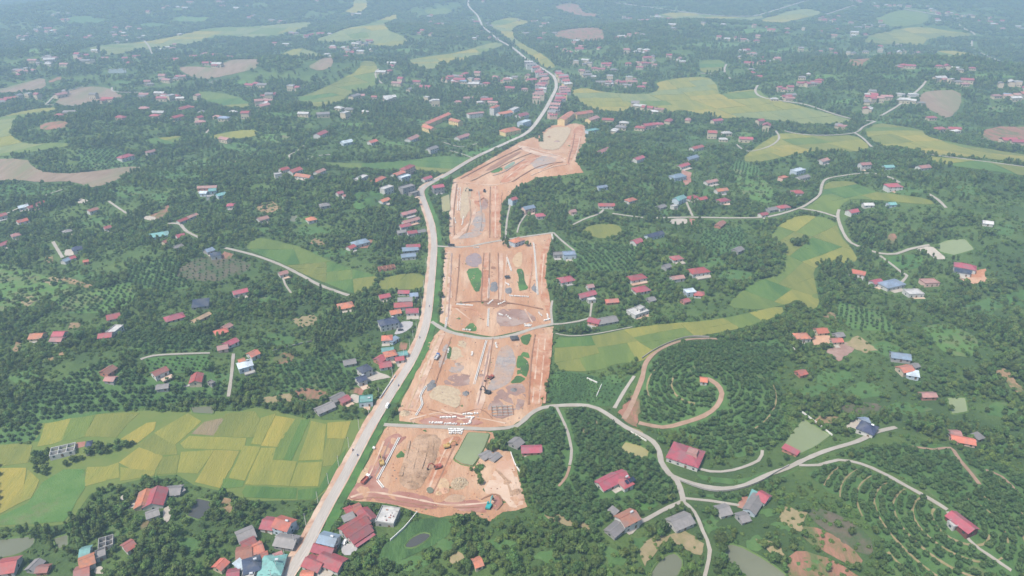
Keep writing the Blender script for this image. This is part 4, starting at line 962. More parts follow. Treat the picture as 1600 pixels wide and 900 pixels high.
HOUSES = """76,706,118,695,9,1.1,o,w,w,house,long white unfinished house of open roofless rooms on the wooded island in the paddy
136,692,141,691,5,1,h,w,n,house,tiny navy-roofed hut beside the unfinished white house
221,791,231,767,9,1,g,c,o,house,weathered orange-tiled farmhouse next to a red twin roof
237,789,248,764,11,1.2,g,w,r,house,wide red-roofed farmhouse joined to the weathered orange one
258,766,284,764,8,.8,g,g,g,shed,long old grey shed behind the red farmhouse
286,762,270,770,5,.7,s,g,g,shed,tattered grey lean-to behind the red farmhouse
228,804,248,798,6,1,g,w,g,house,small grey-roofed house with white walls facing the cream farm yard
124,880,147,869,8,1.3,g,w,o,house,orange-roofed farmhouse with white gables beside a beige court
117,896,140,888,9,1,g,b,b,shed,brown-roofed outhouse below the orange-roofed farmhouse
126,862,141,858,7,.9,g,l,t,shed,pale teal tin-roofed shed above the orange-roofed farmhouse
152,849,177,840,8,1,o,g,g,house,grey roofless brick house under construction on the farm lane
149,868,165,861,6,.8,f,g,g,shed,low grey concrete slab outhouse on the farm lane
193,856,208,846,7,1,g,w,k,house,dark red-roofed cottage with white front alone in a garden
-4,885,28,879,11,1.1,g,w,r,house,red gabled house with white walls below the hidden grey pond
46,891,62,874,6,.8,g,g,g,shed,narrow grey shed beside the red gabled house
58,888,76,886,5,.8,g,b,b,shed,low brown shed beside the narrow grey shed
370,839,397,829,10,1,g,g,g,house,big old grey-roofed house in the roadside cluster
752,714,766,706,6,.7,g,g,g,shed,ramshackle grey shack between pond and orchard
767,717,779,708,5,.7,g,g,g,shed,second ramshackle grey shack on the dry corner
377,851,398,842,7,1,g,c,r,house,bright red roof tucked against the old grey-roofed house
369,864,394,859,9,1,g,c,b,house,orange-brown tiled house in the roadside cluster
392,858,408,852,8,1,g,c,o,house,pale orange tiled house in the roadside cluster
379,885,407,876,10,1.8,h,w,n,house,two-storey navy hip-roofed house in the roadside cluster
370,886,380,878,6,1,s,l,l,shed,pale blue lean-to beside the navy hip roof
355,897,374,894,7,1,g,w,r,house,red roof below the navy hip-roofed house
378,899,398,896,7,1.5,f,w,w,house,white flat-roofed annex below the navy hip-roofed house
338,888,351,874,6,1,g,c,o,house,narrow orange-roofed cottage at the grove edge
411,815,431,818,9,1.1,g,w,r,house,red-roofed wing joined to a pale blue two-storey house
431,813,456,820,9,2,g,l,o,house,two-storey pale blue house with orange roof by the main road
432,841,464,846,9,1,g,g,g,house,old grey-tiled low house below the pale blue one
406,882,444,880,13,1.5,h,w,t,house,large teal hip-roofed house on the roadside
404,871,418,866,6,1,g,c,o,shed,small orange roof wedged behind the teal hip roof
428,871,441,866,6,1,g,c,p,shed,small pink roof wedged behind the teal hip roof
397,857,410,852,7,1,g,w,o,house,orange gable beside the old grey-tiled house
534,832,573,809,9,1.5,g,w,r,hall,long crimson-roofed hall on the edge of the earth block
545,843,577,822,8,1.1,g,w,r,hall,second crimson roof running parallel to the long hall
565,797,581,811,7,1.3,g,w,r,house,crimson cross wing at the end of the long hall
540,798,549,794,6,.9,g,b,r,shed,little crimson shed behind the long hall
548,796,563,790,6,.9,g,b,k,shed,brown tin shed behind the long hall
536,811,553,804,4,.7,s,g,g,shed,grey lean-to strip beside the long hall
591,803,621,805,12,1.3,f,g,w,house,broad white concrete slab house still under construction
500,838,527,843,8,2,g,w,u,house,two-storey white house with slate grey roof by the main road
490,853,522,859,7,1,g,b,r,house,red-roofed row below the slate grey roof
478,874,504,884,8,1,g,w,r,house,crimson roof at the roadside below the brick row
500,869,536,882,9,1,g,w,r,house,long crimson roof stepping back from the roadside
470,898,490,897,6,1,g,c,o,house,orange roof peeping from roadside trees
740,880,752,874,6,.9,g,c,o,shed,lone orange-roofed hut in the green scrub
814,702,847,699,7,1,g,b,r,house,red-roofed brick house with white courtyard wall beside the orchard lane
801,694,812,686,8,1,g,g,g,shed,grey tin roof beside the red brick house
1046,700,1098,717,17,1.5,l,w,r,pavilion,very large red hipped pavilion with a pink roof lantern,c
935,757,965,745,9,1,g,w,r,house,red-roofed main wing of the house with solar panels
955,746,978,740,8,1.2,g,w,r,house,raised red rear wing of the house with solar panels
968,754,983,748,9,1.4,h,w,r,house,red wing carrying dark solar panels,x
968,812,993,803,9,2,g,w,b,house,two-storey brown-roofed house facing a concrete court
952,832,971,818,7,.9,g,g,g,shed,grey double-pitched shed leaning on the brown-roofed house
955,800,962,795,4,.7,s,g,g,shed,tiny grey coop behind the brown-roofed house
1048,818,1078,807,9.5,1.0,g,w,g,barn,big grey corrugated barn with white front beside the narrow path
1121,798,1139,793,8,.9,g,w,g,shed,grey square shed at the end of the thin dirt path
1154,809,1168,804,7,.8,g,g,g,shed,small grey shed beside the grey-roofed compound
1170,799,1187,773,7,1.1,g,l,g,house,long grey-roofed house of the terrace compound
1185,772,1201,778,8,1.2,g,w,r,house,red roof crossing the long grey-roofed house
1171,788,1180,767,3,1,s,l,t,shed,teal lean-to strip along the grey-roofed compound
1486,799,1522,832,8,1.2,g,k,r,barn,long red barn on the summit of the terraced mound
1485,819,1495,816,4,.9,f,w,w,shed,white box shed against the long red barn
1224,697,1248,707,4,.8,s,b,r,shed,narrow red-roofed shed on the green pond bank
1342,662,1370,671,11,1.5,h,w,n,house,large navy hip-roofed house with white gable above the lane
1345,656,1356,655,6,1.2,g,w,u,house,blue-grey rear wing of the navy hip-roofed house
1485,682,1524,690,7,1,g,p,o,house,brick-red long house with pale courtyard among dark orchard
1484,675,1500,676,6,1,g,w,p,house,pink rear wing of the brick-red long house
1523,682,1533,680,5,.9,s,g,g,shed,grey lean-to of the brick-red long house
1242,525,1265,522,9,1.5,h,w,o,house,white house with orange hip roof on the wooded rise
1274,517,1292,514,8,1,g,c,o,house,orange-roofed farmhouse above an orange earth court
1304,524,1317,520,6,1,g,g,g,shed,grey-roofed outhouse of the hilltop farm
1298,532,1316,529,6,1,g,c,o,house,orange-roofed wing of the hilltop farm
1391,553,1423,557,9,1,g,g,u,house,dark slate-roofed house half hidden in trees
1405,578,1424,572,8,1,g,c,o,house,orange-roofed house beside a pale blue tin roof
1416,581,1436,585,7,.9,s,l,l,shed,pale blue tin-roofed shed in the wood
1425,572,1434,568,5,.8,g,g,g,shed,small grey hut behind the orange-roofed house
1246,582,1258,580,6,.9,g,b,o,shed,lone orange hut on the scrub slope
1438,616,1462,615,6,.9,g,b,p,shed,brick hut with pinkish roof above the small green pond
1415,456,1440,455,11,1.2,f,w,w,house,bright white flat-roofed building in dark woods
903,463,930,455,8,1.2,g,w,r,house,red-roofed farmhouse with white wall at the end of a short path
918,468,930,466,5,1,f,w,w,house,white annex of the red-roofed farmhouse
920,498,938,502,8,1.1,g,b,r,house,red-roofed farmhouse beside sprawling grey roofs
932,502,963,496,10,.9,g,g,g,shed,sprawling grey shed roofs of the red farmhouse
985,489,1008,481,12,1.2,f,w,w,villa,bright white flat-roofed villa with white terrace
996,482,1004,478,6,2,f,w,w,villa,raised white block of the flat-roofed villa
1012,468,1022,465,7,.8,g,g,g,shed,small grey hut above the white villa
945,470,966,468,7,.8,g,b,o,shed,broken orange-tiled ruin under trees
1070,455,1086,453,8,1.5,f,l,l,house,pale blue block house with a red neighbour
1084,457,1101,458,9,1.1,h,w,r,house,red-roofed house against the pale blue block
1066,470,1076,467,6,.9,g,b,r,shed,tiny red hut below the pale blue block
1094,592,1105,592,6,.9,g,w,o,shed,small orange-roofed hut with white front on the mound
48,525,68,523,9,1,g,c,o,house,orange-red farmhouse beside a round bright tree
84,521,102,520,8,1.2,g,w,r,house,red-roofed house with pale lower wing
80,530,98,529,6,.9,g,w,p,shed,pale pink lower wing of the red-roofed house
166,495,188,492,10,1,g,w,r,house,flat-pitched crimson farmhouse above the white villa
170,518,188,510,7,1.2,f,w,w,villa,white villa with dark glazed court beside red roof
154,524,176,522,8,1,g,w,r,house,crimson roof beside the white villa
256,497,288,491,10,1,h,w,r,house,big crimson hip-roofed house below the dark net house
300,475,327,473,12,.9,s,g,n,net house,dark green shade-net house among hillside trees
299,500,328,490,5,.9,g,c,y,shed,narrow tan-roofed shed by the crimson hip roof
334,518,356,515,8,1,h,c,o,house,bright orange hip-roofed house with pink annex
348,511,360,507,6,1,g,p,p,shed,pink annex behind the bright orange hip roof
339,542,356,541,7,1,g,p,p,house,pinkish farmhouse below the orange hip roof
350,537,370,531,7,1,g,w,r,house,red roof joined to the pinkish farmhouse
388,554,402,549,8,1.2,g,w,o,house,orange roof above a white tin-roofed house
370,570,394,566,9,1.6,g,l,l,house,pale blue tin-roofed house beside the dirt path
372,563,382,561,5,1.8,g,w,o,shed,little orange roof on the pale blue house
161,584,176,571,8,1,g,b,b,house,brown-roofed farmhouse on the orchard hill with grey yard
165,589,181,592,6,.8,g,g,p,shed,broken pale shed below the brown-roofed farmhouse
238,585,260,574,7,1.3,g,w,b,house,brown-tiled house with white front and beige terrace
244,603,264,602,6,.8,g,g,g,shed,grey ruin below the brown-tiled house
305,600,308,581,8,1,g,c,k,house,dark red house end-on to the slope with pale court
327,599,333,595,5,.9,f,g,g,shed,tiny grey pump house beside the dark red house
363,457,387,452,8,1.3,g,w,r,house,red farmhouse with white walls above the net house
527,478,552,474,11,1,h,c,o,house,orange pyramid-roofed house behind the roadside row
592,463,609,460,8,1,g,w,r,house,crimson-roofed roadside house with white wall
622,455,640,455,7,1,g,w,r,house,crimson roof beside a grey tin roof on the roadside
640,460,653,459,8,1.2,g,g,u,house,blue-grey roof near the road
621,467,650,466,8,1,g,g,g,shed,wide grey tin roof behind the roadside houses
615,476,645,474,9,1.4,g,w,r,house,long crimson roof of the roadside compound
609,488,626,485,8,1,g,w,o,house,orange-red wing of the roadside compound
634,485,654,484,9,1.2,g,w,r,house,crimson front wing of the roadside compound
591,504,622,498,11,2.2,h,w,n,villa,two-storey white villa with deep blue hip roof and grey forecourt,k
596,527,613,526,8,1.4,h,w,o,house,orange hip-roofed white house beside the blue villa
610,533,621,526,4,1,s,l,u,shed,blue-grey lean-to below the orange hip roof
600,553,619,549,8,2,h,w,o,villa,two-storey white house with orange roof and teal wings
588,563,600,556,8,1,g,b,r,house,crimson side roof of the orange-roofed two-storey house
592,570,611,567,8,1,g,w,r,house,crimson front roof of the orange-roofed two-storey house
596,546,615,544,6,1,g,l,t,shed,teal rear roof of the orange-roofed two-storey house
620,553,636,550,6,1.1,g,l,t,shed,teal roadside roof beside the orange two-storey house
617,560,631,558,6,1.1,g,w,r,house,small crimson roof beside the teal roadside roof
536,566,556,563,7,.9,g,g,g,shed,lone grey shed in the roadside orchard
561,578,578,571,9,2.1,h,w,n,villa,two-storey navy-roofed white house with cream forecourt
557,593,571,588,7,1.6,g,w,n,house,navy-roofed front wing of the white house
518,624,537,615,8,1,g,g,g,shed,grey farm roof beside a red one near the paddy
530,626,544,619,7,1,g,b,r,house,red farm roof between grey sheds near the paddy
493,642,521,630,8,.9,g,g,g,shed,long old grey shed at the paddy edge
560,624,583,622,8,1.4,f,l,t,house,pale blue house with flat teal roof by the road
185,246,207,241,13,1.5,h,w,r,house,large red hip-roofed house alone below the dark knoll
226,238,242,235,10,1,g,w,p,house,pale pink house beside the large red hip roof
28,324,44,320,9,1,g,l,l,house,pale blue tin house in a hillside cluster
42,325,55,320,8,1,g,w,r,house,red roof beside the pale blue tin house
56,320,68,314,8,1,g,w,r,house,red roof behind the pale blue tin house
26,347,44,341,9,1,g,w,o,house,orange-roofed house with white annex on the hillside
17,368,32,364,9,1,h,w,p,house,dull pink hip-roofed house on the hillside
-4,384,12,377,8,1,g,w,r,house,red house at the hillside corner
-6,338,9,333,9,1.3,g,w,r,house,red-white house under hillside trees
137,330,152,324,8,1.2,g,w,b,house,brown-roofed white house on the wooded slope
162,356,173,353,8,1,g,w,r,house,small bright red roof in the wood
98,362,112,358,8,1,h,g,g,house,grey hip-roofed house in the wood
112,389,128,385,11,1.5,h,w,n,house,navy hip-roofed farmhouse with white court
97,408,110,402,8,1,g,w,u,house,slate wing beside the navy farmhouse
105,404,117,400,7,1,g,w,r,house,red wing beside the navy farmhouse
130,408,138,406,5,1,g,b,o,shed,tiny orange hut in the orchard
277,346,292,340,7,1,g,w,r,shed,red half of the long hillside shed
292,340,307,333,7,1,g,w,p,shed,faded pinkish half of the long hillside shed
233,369,264,363,12,1,g,l,t,barn,broad pale teal-roofed barn beside the white dusty lane
275,369,288,366,9,1.3,g,w,r,house,crimson-roofed house beside the white dusty lane
254,378,266,374,7,1,g,c,b,house,brown-roofed house below the teal barn
272,386,284,382,7,.9,g,g,g,shed,grey shed under trees below the crimson house
320,392,332,388,9,1,g,g,u,house,grey-blue rear roof of the white navy-roofed house
328,397,345,395,10,1.3,h,w,n,house,navy hip-roofed white house above the fallow slope
354,320,367,318,9,1.2,h,w,r,house,red hip-roofed house with white walls in the hillside wood
313,300,324,300,8,1,g,l,l,shed,pale blue tin shed in the hillside works
326,297,338,295,9,1,g,l,t,shed,teal tin shed in the hillside works
322,307,334,305,7,1,f,w,w,shed,white block in the hillside works
338,306,352,300,9,1,g,l,t,shed,teal end shed of the hillside works
308,293,340,290,8,1,g,b,p,house,pinkish long roof behind the hillside works
428,272,440,270,9,1.2,f,w,w,house,white block house in the hill hamlet
437,265,450,262,10,1.2,g,w,r,house,red gable in the hill hamlet
452,268,469,263,12,1.2,g,w,r,house,large red gable in the hill hamlet
462,272,487,276,10,1,g,w,o,house,long orange-red roof in the hill hamlet
492,269,506,265,9,1,g,w,p,house,pinkish roof standing apart from the hill hamlet
668,233,682,229,11,1.8,g,w,g,house,white grey-roofed house with white drive by the rice strip
628,263,645,258,11,2.6,h,p,r,house,tall pinkish house with red roof by the road bend
613,272,630,269,10,1.3,g,w,o,house,orange roof beside the tall pinkish house
624,276,640,274,9,2,f,l,l,house,pale blue block below the tall pinkish house
582,281,600,277,10,1.2,h,w,o,house,orange-red hip roof near the white frame house
556,279,572,275,10,1,f,w,w,house,white low house with pale yard on the slope
596,294,612,291,10,2,f,w,w,house,white two-storey block with dark openings near the bend
625,292,646,290,11,2.6,f,g,g,house,tall bare grey concrete block near the bend
640,301,653,299,8,1.5,f,g,g,house,low grey block below the tall concrete one
660,279,673,276,9,1.2,g,w,r,house,small red roof touching the road bend
675,291,693,290,11,2.2,g,g,r,house,tall grey house with red roof alone beside the road bend
526,302,535,299,8,1,g,w,r,house,little red roof on the hill above gardens
535,306,541,304,6,1,g,w,p,shed,pink annex of the little red roof on the hill
594,314,607,310,9,1,g,w,o,house,orange-roofed hut beside green garden
479,343,493,339,11,1.1,h,w,o,house,orange hip-roofed house by the little grey pond
402,343,418,338,10,1,g,w,p,house,pinkish house below the earthy cutting
499,321,515,317,10,1,h,g,g,house,grey hip roof in hillside gardens
626,334,650,329,9,1,g,g,p,house,faded red-grey roof leading the roadside row
628,347,655,340,8,1,g,w,p,house,long pink roof in the roadside row
624,353,641,350,9,1.2,g,w,r,house,bright crimson roof in the roadside row
636,363,651,361,9,1.2,g,w,r,house,crimson roof with white porch in the roadside row
651,362,664,359,8,1,g,g,g,shed,grey tin roof touching the road in the roadside row
620,362,634,360,8,1,g,g,g,shed,grey tin roof behind the roadside row
634,384,657,383,9,1.2,g,w,r,house,red roof over grey front at the lane junction
628,390,654,388,8,.9,s,g,u,shed,blue-grey flat lean-to at the lane junction
626,399,650,397,9,1.2,g,w,u,house,slate blue roof with white walls below the lane junction
550,380,575,374,12,1.2,h,w,u,villa,slate blue hip villa with red annex in the orchard
543,387,553,383,8,1,g,w,r,house,red annex of the slate blue villa
435,427,449,424,8,1,g,w,p,house,pinkish roof with white drive in the dark wood
590,418,618,414,8,.9,o,b,b,house,roofless brown brick walls behind the roadside row
991,248,1004,245,10,1.3,g,w,r,house,red house standing in the middle of dense trees
930,238,950,234,10,1.2,g,w,p,house,pinkish farm cluster by the earth site edge
1049,275,1069,273,14,1.3,h,l,u,house,large slate blue hip roof beside a pink terrace
1060,259,1075,256,10,1,g,w,r,house,red roof above the slate blue one
1072,247,1089,244,11,1.3,g,w,u,house,white-walled grey house in the village
1080,231,1097,228,11,1.3,g,w,r,house,red house with white walls at the village edge
934,319,961,320,10,1,g,w,r,house,long crimson roof above the village paddy
979,313,992,309,10,1.2,h,w,o,house,orange-red hip roof in the village gardens
837,336,852,334,10,1.2,h,w,r,house,red hip-roofed house near the site fence
890,330,899,328,8,1,g,p,p,house,pale pink house in village trees
1055,312,1068,306,11,1.8,g,l,t,house,blue-green glass-roofed house with white block
1050,322,1057,320,7,1.2,f,w,w,house,white block beside the glass-roofed house
1074,309,1088,305,10,1.1,h,w,r,house,red hip house beside the glass-roofed one
1090,311,1103,308,9,1,g,w,r,house,low red wing beside the red hip house
1122,313,1138,310,11,1.2,h,w,r,house,red hip house at the lane branch
1102,284,1120,281,9,1,g,w,p,house,pale red house under village trees
1118,297,1136,295,10,1.2,g,w,o,house,orange and white house by the pasture
1187,335,1198,332,8,1,g,w,r,house,tiny red hut on the village lane
817,326,834,321,10,2,g,p,u,house,tall pink house with slate roof near the earth site
797,312,806,308,9,2.2,g,l,r,house,tall narrow red-roofed blue house on the site edge
799,377,816,371,11,1.8,h,l,o,house,orange-roofed house with bright blue walls inside the site
864,397,880,395,9,1,f,g,g,house,flat grey roof of the compound beside the site
879,397,900,394,11,1.4,f,l,u,house,flat slate-teal roof of the compound beside the site
1010,369,1035,363,10,1.2,g,l,n,house,navy-roofed house with pale yard in the orchard
989,378,1001,374,10,1.1,g,w,r,house,red house next to the navy-roofed one
1049,403,1065,400,10,1,h,w,r,house,red house on its own in the garden plots
1077,424,1106,419,13,1.2,h,w,r,house,largest crimson hip roof of the garden hamlet
873,438,896,432,12,1,h,w,r,house,crimson double hip house beside the earth site
982,435,1008,429,11,1.1,h,w,r,house,crimson hip house above another alike in the garden hamlet
990,453,1013,448,11,1.1,h,w,r,house,crimson hip house just below its twin in the garden hamlet
1048,434,1068,431,8,1,g,w,p,house,pale house with white yard in the garden hamlet
917,447,927,445,7,1,g,w,p,house,small pale pink hut above the white-walled farmhouse
1148,391,1158,387,9,.9,g,g,g,shed,grey shed in the orchard rows
1037,417,1046,413,8,.9,g,g,g,shed,grey hut between gardens
1121,352,1130,346,8,1,g,b,b,house,brown house below the village lane
1027,324,1038,320,9,.9,g,g,g,shed,grey shed left of the glass-roofed house
933,292,948,290,8,.9,g,l,u,shed,blue-grey shed in the dense wood
1343,257,1360,254,10,2,g,w,p,house,white two-storey house with pinkish roof by the tall trees
1434,262,1452,258,11,1,g,w,p,house,pinkish house at the wood edge by yellow rice
1380,261,1396,258,10,1,g,l,t,shed,pale teal shed beside the yellow rice
1239,268,1255,262,12,1.5,f,l,l,house,pale blue block in the knoll hamlet
1246,278,1263,273,10,1.2,g,w,g,house,grey-roofed house in the knoll hamlet
1219,278,1229,275,9,1.1,f,p,o,house,small orange block in the knoll hamlet
1281,252,1293,247,10,1.2,g,w,p,house,pale pink house behind the knoll hamlet
1237,300,1256,298,12,1.1,h,w,r,house,red hip house below the knoll hamlet
1215,324,1233,320,10,1.2,h,w,r,house,red hip house by the causeway junction
1199,327,1213,324,9,1,g,g,g,house,grey house beside the causeway junction
1384,291,1409,287,13,1.6,h,w,r,house,big crimson house above the rice tongue
1325,332,1340,326,10,1.2,g,w,r,house,red and white house on the wooded knoll
1348,320,1365,317,8,1,g,w,w,shed,white low sheds on the wooded knoll
1387,319,1399,316,8,1,g,l,t,shed,teal tin shed on the wooded knoll
1490,412,1527,418,13,1.3,h,w,r,house,biggest crimson roof beside a navy wing and orange ground
1491,421,1518,425,8,1.2,g,w,n,house,navy front wing of the big crimson house
1327,422,1353,427,10,1,g,w,o,house,orange-red L-shaped farmhouse above the slate roof
1378,445,1408,438,14,1.3,h,w,u,house,large slate blue roof at the lane end
1362,441,1376,437,8,1.2,g,w,r,house,red neighbour of the large slate blue roof
1440,440,1465,438,11,1,f,p,p,house,pinkish white flat compound in dark woods
1535,346,1552,348,9,.9,g,w,w,barn,long whitish barn alone in the dark wood""".splitlines()
def near_houses():
    for s in HOUSES:
        q = s.split(',')
        x1, y1, x2, y2, w, st = (float(v) for v in q[:6])
        kind, wall, rc, cat, lab = q[6:11]
        lab = lab.replace(' left of', ' beside')
        cy = (y1 + y2) / 2
        sc = 1.0 if cy > 450 else .92
        house(x1, y1, x2, y2, w * sc, st, kind, wall, rc, lab, cat, detail=2 if cy > 440 else (1 if cy > 300 else 1), extra=(q[11] if len(q) > 11 else '') + ('d' if 'still under construction' in lab else '') + ('v' if cat == 'hall' and 'long' in lab else '') + ('k' if cy > 560 and cat == 'house' and st >= 1.4 and kind != 'o' else ''))
near_houses()

# school and shop street far up the road
for s in """662,193,702,177,12,2,g,y,o,school,long orange-roofed school wing slanting across the grounds
663,196,678,201,13,2,g,y,o,school,orange-roofed front block of the school beside dark trees
704,186,720,190,12,2,g,y,o,school,small orange-roofed school block behind trees
730,178,757,175,13,2,f,w,p,school,long cream school block with flat pink top
768,168,778,164,10,4,h,w,o,tower,tall white tower house with orange cap roof
777,178,799,174,13,2,g,w,o,school,orange-roofed block beside the tower house
784,205,810,200,18,2,h,y,o,villa,wide peach villa with orange-red roof beside the green meadow
713,215,732,210,12,1,g,w,p,house,pale roof with white end near the peach villa
636,217,652,213,12,1.2,g,w,p,house,faded red house with white wall near the rice strip
576,222,588,219,10,1.1,g,w,o,house,little orange house in the wood above the rice strip
533,223,550,219,12,1,g,l,l,house,pale blue house below the far woods
494,211,508,205,13,1.5,g,w,r,house,red and white farm on the far lane
876,187,893,175,14,3,g,y,o,school,yellow three-storey school with orange roof at the end of the site
897,178,925,174,14,2.2,g,y,o,school,long orange-roofed rear wing of the yellow school
918,187,933,182,13,2,g,y,p,school,pinkish end wing of the yellow school
917,204,934,201,13,1.5,f,l,t,house,pale teal block beside the yellow school
808,181,823,177,14,2,g,w,r,house,red roof at the head of the earth site
812,192,826,187,13,2.5,f,l,l,house,tall pale blue block at the head of the earth site
798,172,808,167,12,2,f,w,w,house,white block above the peach villa""".splitlines():
    q = s.split(','); x1, y1, x2, y2, w, st = (float(v) for v in q[:6])
    house(x1, y1, x2, y2, w, st, q[6], q[7], q[8], q[10], q[9], detail=1)

def shop(px, py, rc, w, st):
    p = P(px, py, st * 3); z = hgt(p.x, p.y); L = random.uniform(14, 24)
    root = empty('shophouse', (p.x, p.y, z), random.choice((0, 0, .25, -.3, .5)) + random.uniform(-.15, .15))
    tag(root, 'narrow ' + {'r': 'red', 'p': 'pink', 'g': 'grey', 'w': 'white'}[rc] + '-roofed shophouse in the dense terrace lining the main road', 'shophouse', 'shophouses lining the main road, roof colour ' + rc)
    HOUSE_SPOTS.append((p.x, p.y, 16, L, w, 0)); he = st * 3.8
    a = MB(); a.box(-L / 2, L / 2, -w / 2, w / 2, -1, he); a.build('wall', 'wall_' + random.choice('wcpgy'), root)
    a = MB(); roof_mesh(L, w, he, 'g', a, .3); a.build('roof', 'roof_' + rc, root)
    for k in range(3): o = link('window', WIN_ME, root); o.location = (-L / 2 + L * (k + .5) / 3, -w / 2, he - 1.6); o.scale = (2, .2, 1.5)
for side in ((838, 108, 848, 118), (850, 118, 846, 137), (846, 137, 838, 156), (826, 97, 838, 108), (872, 113, 886, 127), (886, 127, 880, 146), (880, 146, 869, 166), (869, 166, 862, 182)):
    n = 5
    for k in range(n):
        t = (k + random.uniform(.2, .8)) / n; shop(random.uniform(-3, 3) + side[0] + (side[2] - side[0]) * t, side[1] + (side[3] - side[1]) * t, random.choice('rrppgw'), random.uniform(8, 12), random.choice([2, 2, 3, 3]))

# distant houses: too small to show parts
FAR = """150,7p 107,21w 105,31p 62,43w 58,50w 30,59p 33,113p 43,110w 85,53w 82,49w 137,60r 190,50p 195,57p 198,63w 200,45p 225,57w 250,55w 256,13p 262,10p 215,17p 278,11w 290,14w 300,4w 343,5p 370,14w 395,25w 52,96p 78,95w 77,101w 149,80w 131,88r 125,93w 145,97w 196,94r 214,89r 203,99r 262,74w 270,92w 303,89w 320,86w 360,90r 340,102w 255,123p 235,132w 275,123w 60,152r 6,159r 45,150w 30,153g 95,150w 170,157r 226,149w 250,147w 275,151r 267,155w 225,171w 242,182r 248,178w 288,172r 295,170o 277,185r 312,188r 313,192w 340,183w 350,186b 385,182r 315,176g 365,175w 190,185r 110,178g 93,181w 352,219w
495,1p 425,34w 455,51b 515,53w 480,57r 486,55r 447,70w 520,73w 537,75w 548,83r 540,88r 580,78w 570,70g 560,23w 660,50w 670,26w 682,40r 688,38r 655,52r 740,32w 742,40w 752,50r 741,60w 765,60r 755,3r 612,103r 608,112r 627,127r 650,129r 665,138r 700,125r 695,124w 727,116r 722,122r 740,133w 760,131r 775,125w 795,124w 725,128b 560,150r 585,155r 605,157w 678,159w 667,155w 732,155w 750,160w 530,170w 545,172g 455,139w 425,150r 420,158w 410,163w 505,180g 475,179w 540,182w 570,175w 400,131r
840,17w 850,40w 840,33w 857,36w 975,28w 985,30w 1015,26w 1005,32w 1035,28w 1050,40w 1052,45g 1080,33w 1100,30w 1130,39w 1197,42r 965,60r 970,58w 995,55p 1137,62w 1168,63w 1148,60r 845,60r 850,54p 870,75p 882,78p 900,65w 936,75r 1010,79w 995,82w 1020,89w 947,102r 939,109r 1005,103r 1012,100w 1045,90r 1055,95w 1160,80w 1170,85w 1158,90w 1170,100r 1175,114r 1192,90r 1198,98w 915,95w 913,100g 928,120w 910,115p 983,125w 945,130w 952,132w 965,128p 970,130w 1002,137r 992,166w 1000,168w 1012,170r 1030,172p 1022,175w 950,189r 975,193w 1000,201r 1013,198r 1030,195r 1045,190r 1075,188p 1120,190r 1135,209w 1130,218w 1112,213w 1165,219r 1187,193r 1197,202r 970,200g 960,205w 830,127r 807,122g 820,140w
1205,48r 1230,51r 1255,46w 1260,44w 1285,27r 1290,32r 1297,33w 1283,49r 1335,52w 1333,56w 1350,40w 1360,40w 1340,3w 1365,6w 1385,8w 1390,9w 1405,10w 1455,14w 1460,17w 1465,20r 1480,22r 1495,30w 1505,27w 1520,28r 1550,38w 1545,35r 1565,35r 1590,42w 1598,45w 1375,80w 1375,73r 1390,88w 1405,83w 1412,103r 1480,104r 1490,107w 1280,81p 1325,85w 1218,95r 1213,96w 1263,116w 1280,126r 1265,132w 1223,140r 1228,152w 1233,155w 1357,148w 1365,152r 1363,158r 1352,174r 1358,171w 1410,158w 1422,158w 1475,125w 1485,127w 1510,127w 1575,149b 1597,151o 1585,155w 1580,130w 1590,132w 1310,197g 1318,199w 1490,203r 1493,205w 1467,203w 1455,185r 1575,221w 1590,224r""".split()
FAR_ME = {}
def far_mesh(rc, v):
    if (rc, v) not in FAR_ME:
        a = MB(); L, w, he = ((13, 8, 4.4), (18, 9, 5.2), (11, 9, 8.0))[v]
        a.box(-L / 2, L / 2, -w / 2, w / 2, -2, he, 0)
        n = len(a.f); roof_mesh(L, w, he, 'f' if rc == 'w' and v == 2 else ('h' if v == 0 else 'g'), a, .6)
        for i in range(n, len(a.f)): a.m[i] = 1
        n = len(a.f)
        for k in range(3): x = -L / 2 + L * (k + .5) / 3; a.box(x - .8, x + .8, -w / 2 - .06, -w / 2 + .05, 1.1, 2.6, 2)
        FAR_ME[rc, v] = a.mesh('far_house', ['wall_c', 'roof_' + rc, 'glass'])
    return FAR_ME[rc, v]
FW = {'r': 'red', 'p': 'dull pink', 'w': 'white', 'g': 'grey', 'o': 'orange', 'b': 'slate blue'}
FAR_MASS = MB()
def far_house(px, py, c, single):
    p = P(px, py, 3); rc = {'b': 'u'}.get(c, c); me = far_mesh(rc, random.choice((0, 0, 1, 1, 2)))
    rz = random.choice((0, .3, -.4, 1.2, -.1)) + random.uniform(-.2, .2); s = random.uniform(.95, 1.35)
    HOUSE_SPOTS.append((p.x, p.y, 11 * s, 14, 9, 0))
    if single:
        o = link('house', me, None, (p.x, p.y, p.z)); o.rotation_euler = (0, 0, rz); o.scale = (s, s, s)
        tag(o, f'small hazy house with {FW[c]} roof scattered among the distant tree-filled villages', 'house', f'hazy distant houses with {FW[c]} roofs')
    else:
        M = Matrix.Translation(p) @ Matrix.Rotation(rz, 4, 'Z') @ Matrix.Scale(s, 4); n = len(FAR_MASS.v); mi = FAR_SLOTS.index('roof_' + rc)
        FAR_MASS.v += [tuple(M @ v.co) for v in me.vertices]
        for f in me.polygons: FAR_MASS.f.append(tuple(n + i for i in f.vertices)); FAR_MASS.m.append((0, mi, 1)[f.material_index])
FAR_SLOTS = ['wall_c', 'glass'] + ['roof_' + k for k in 'rpwgou']
fl = []
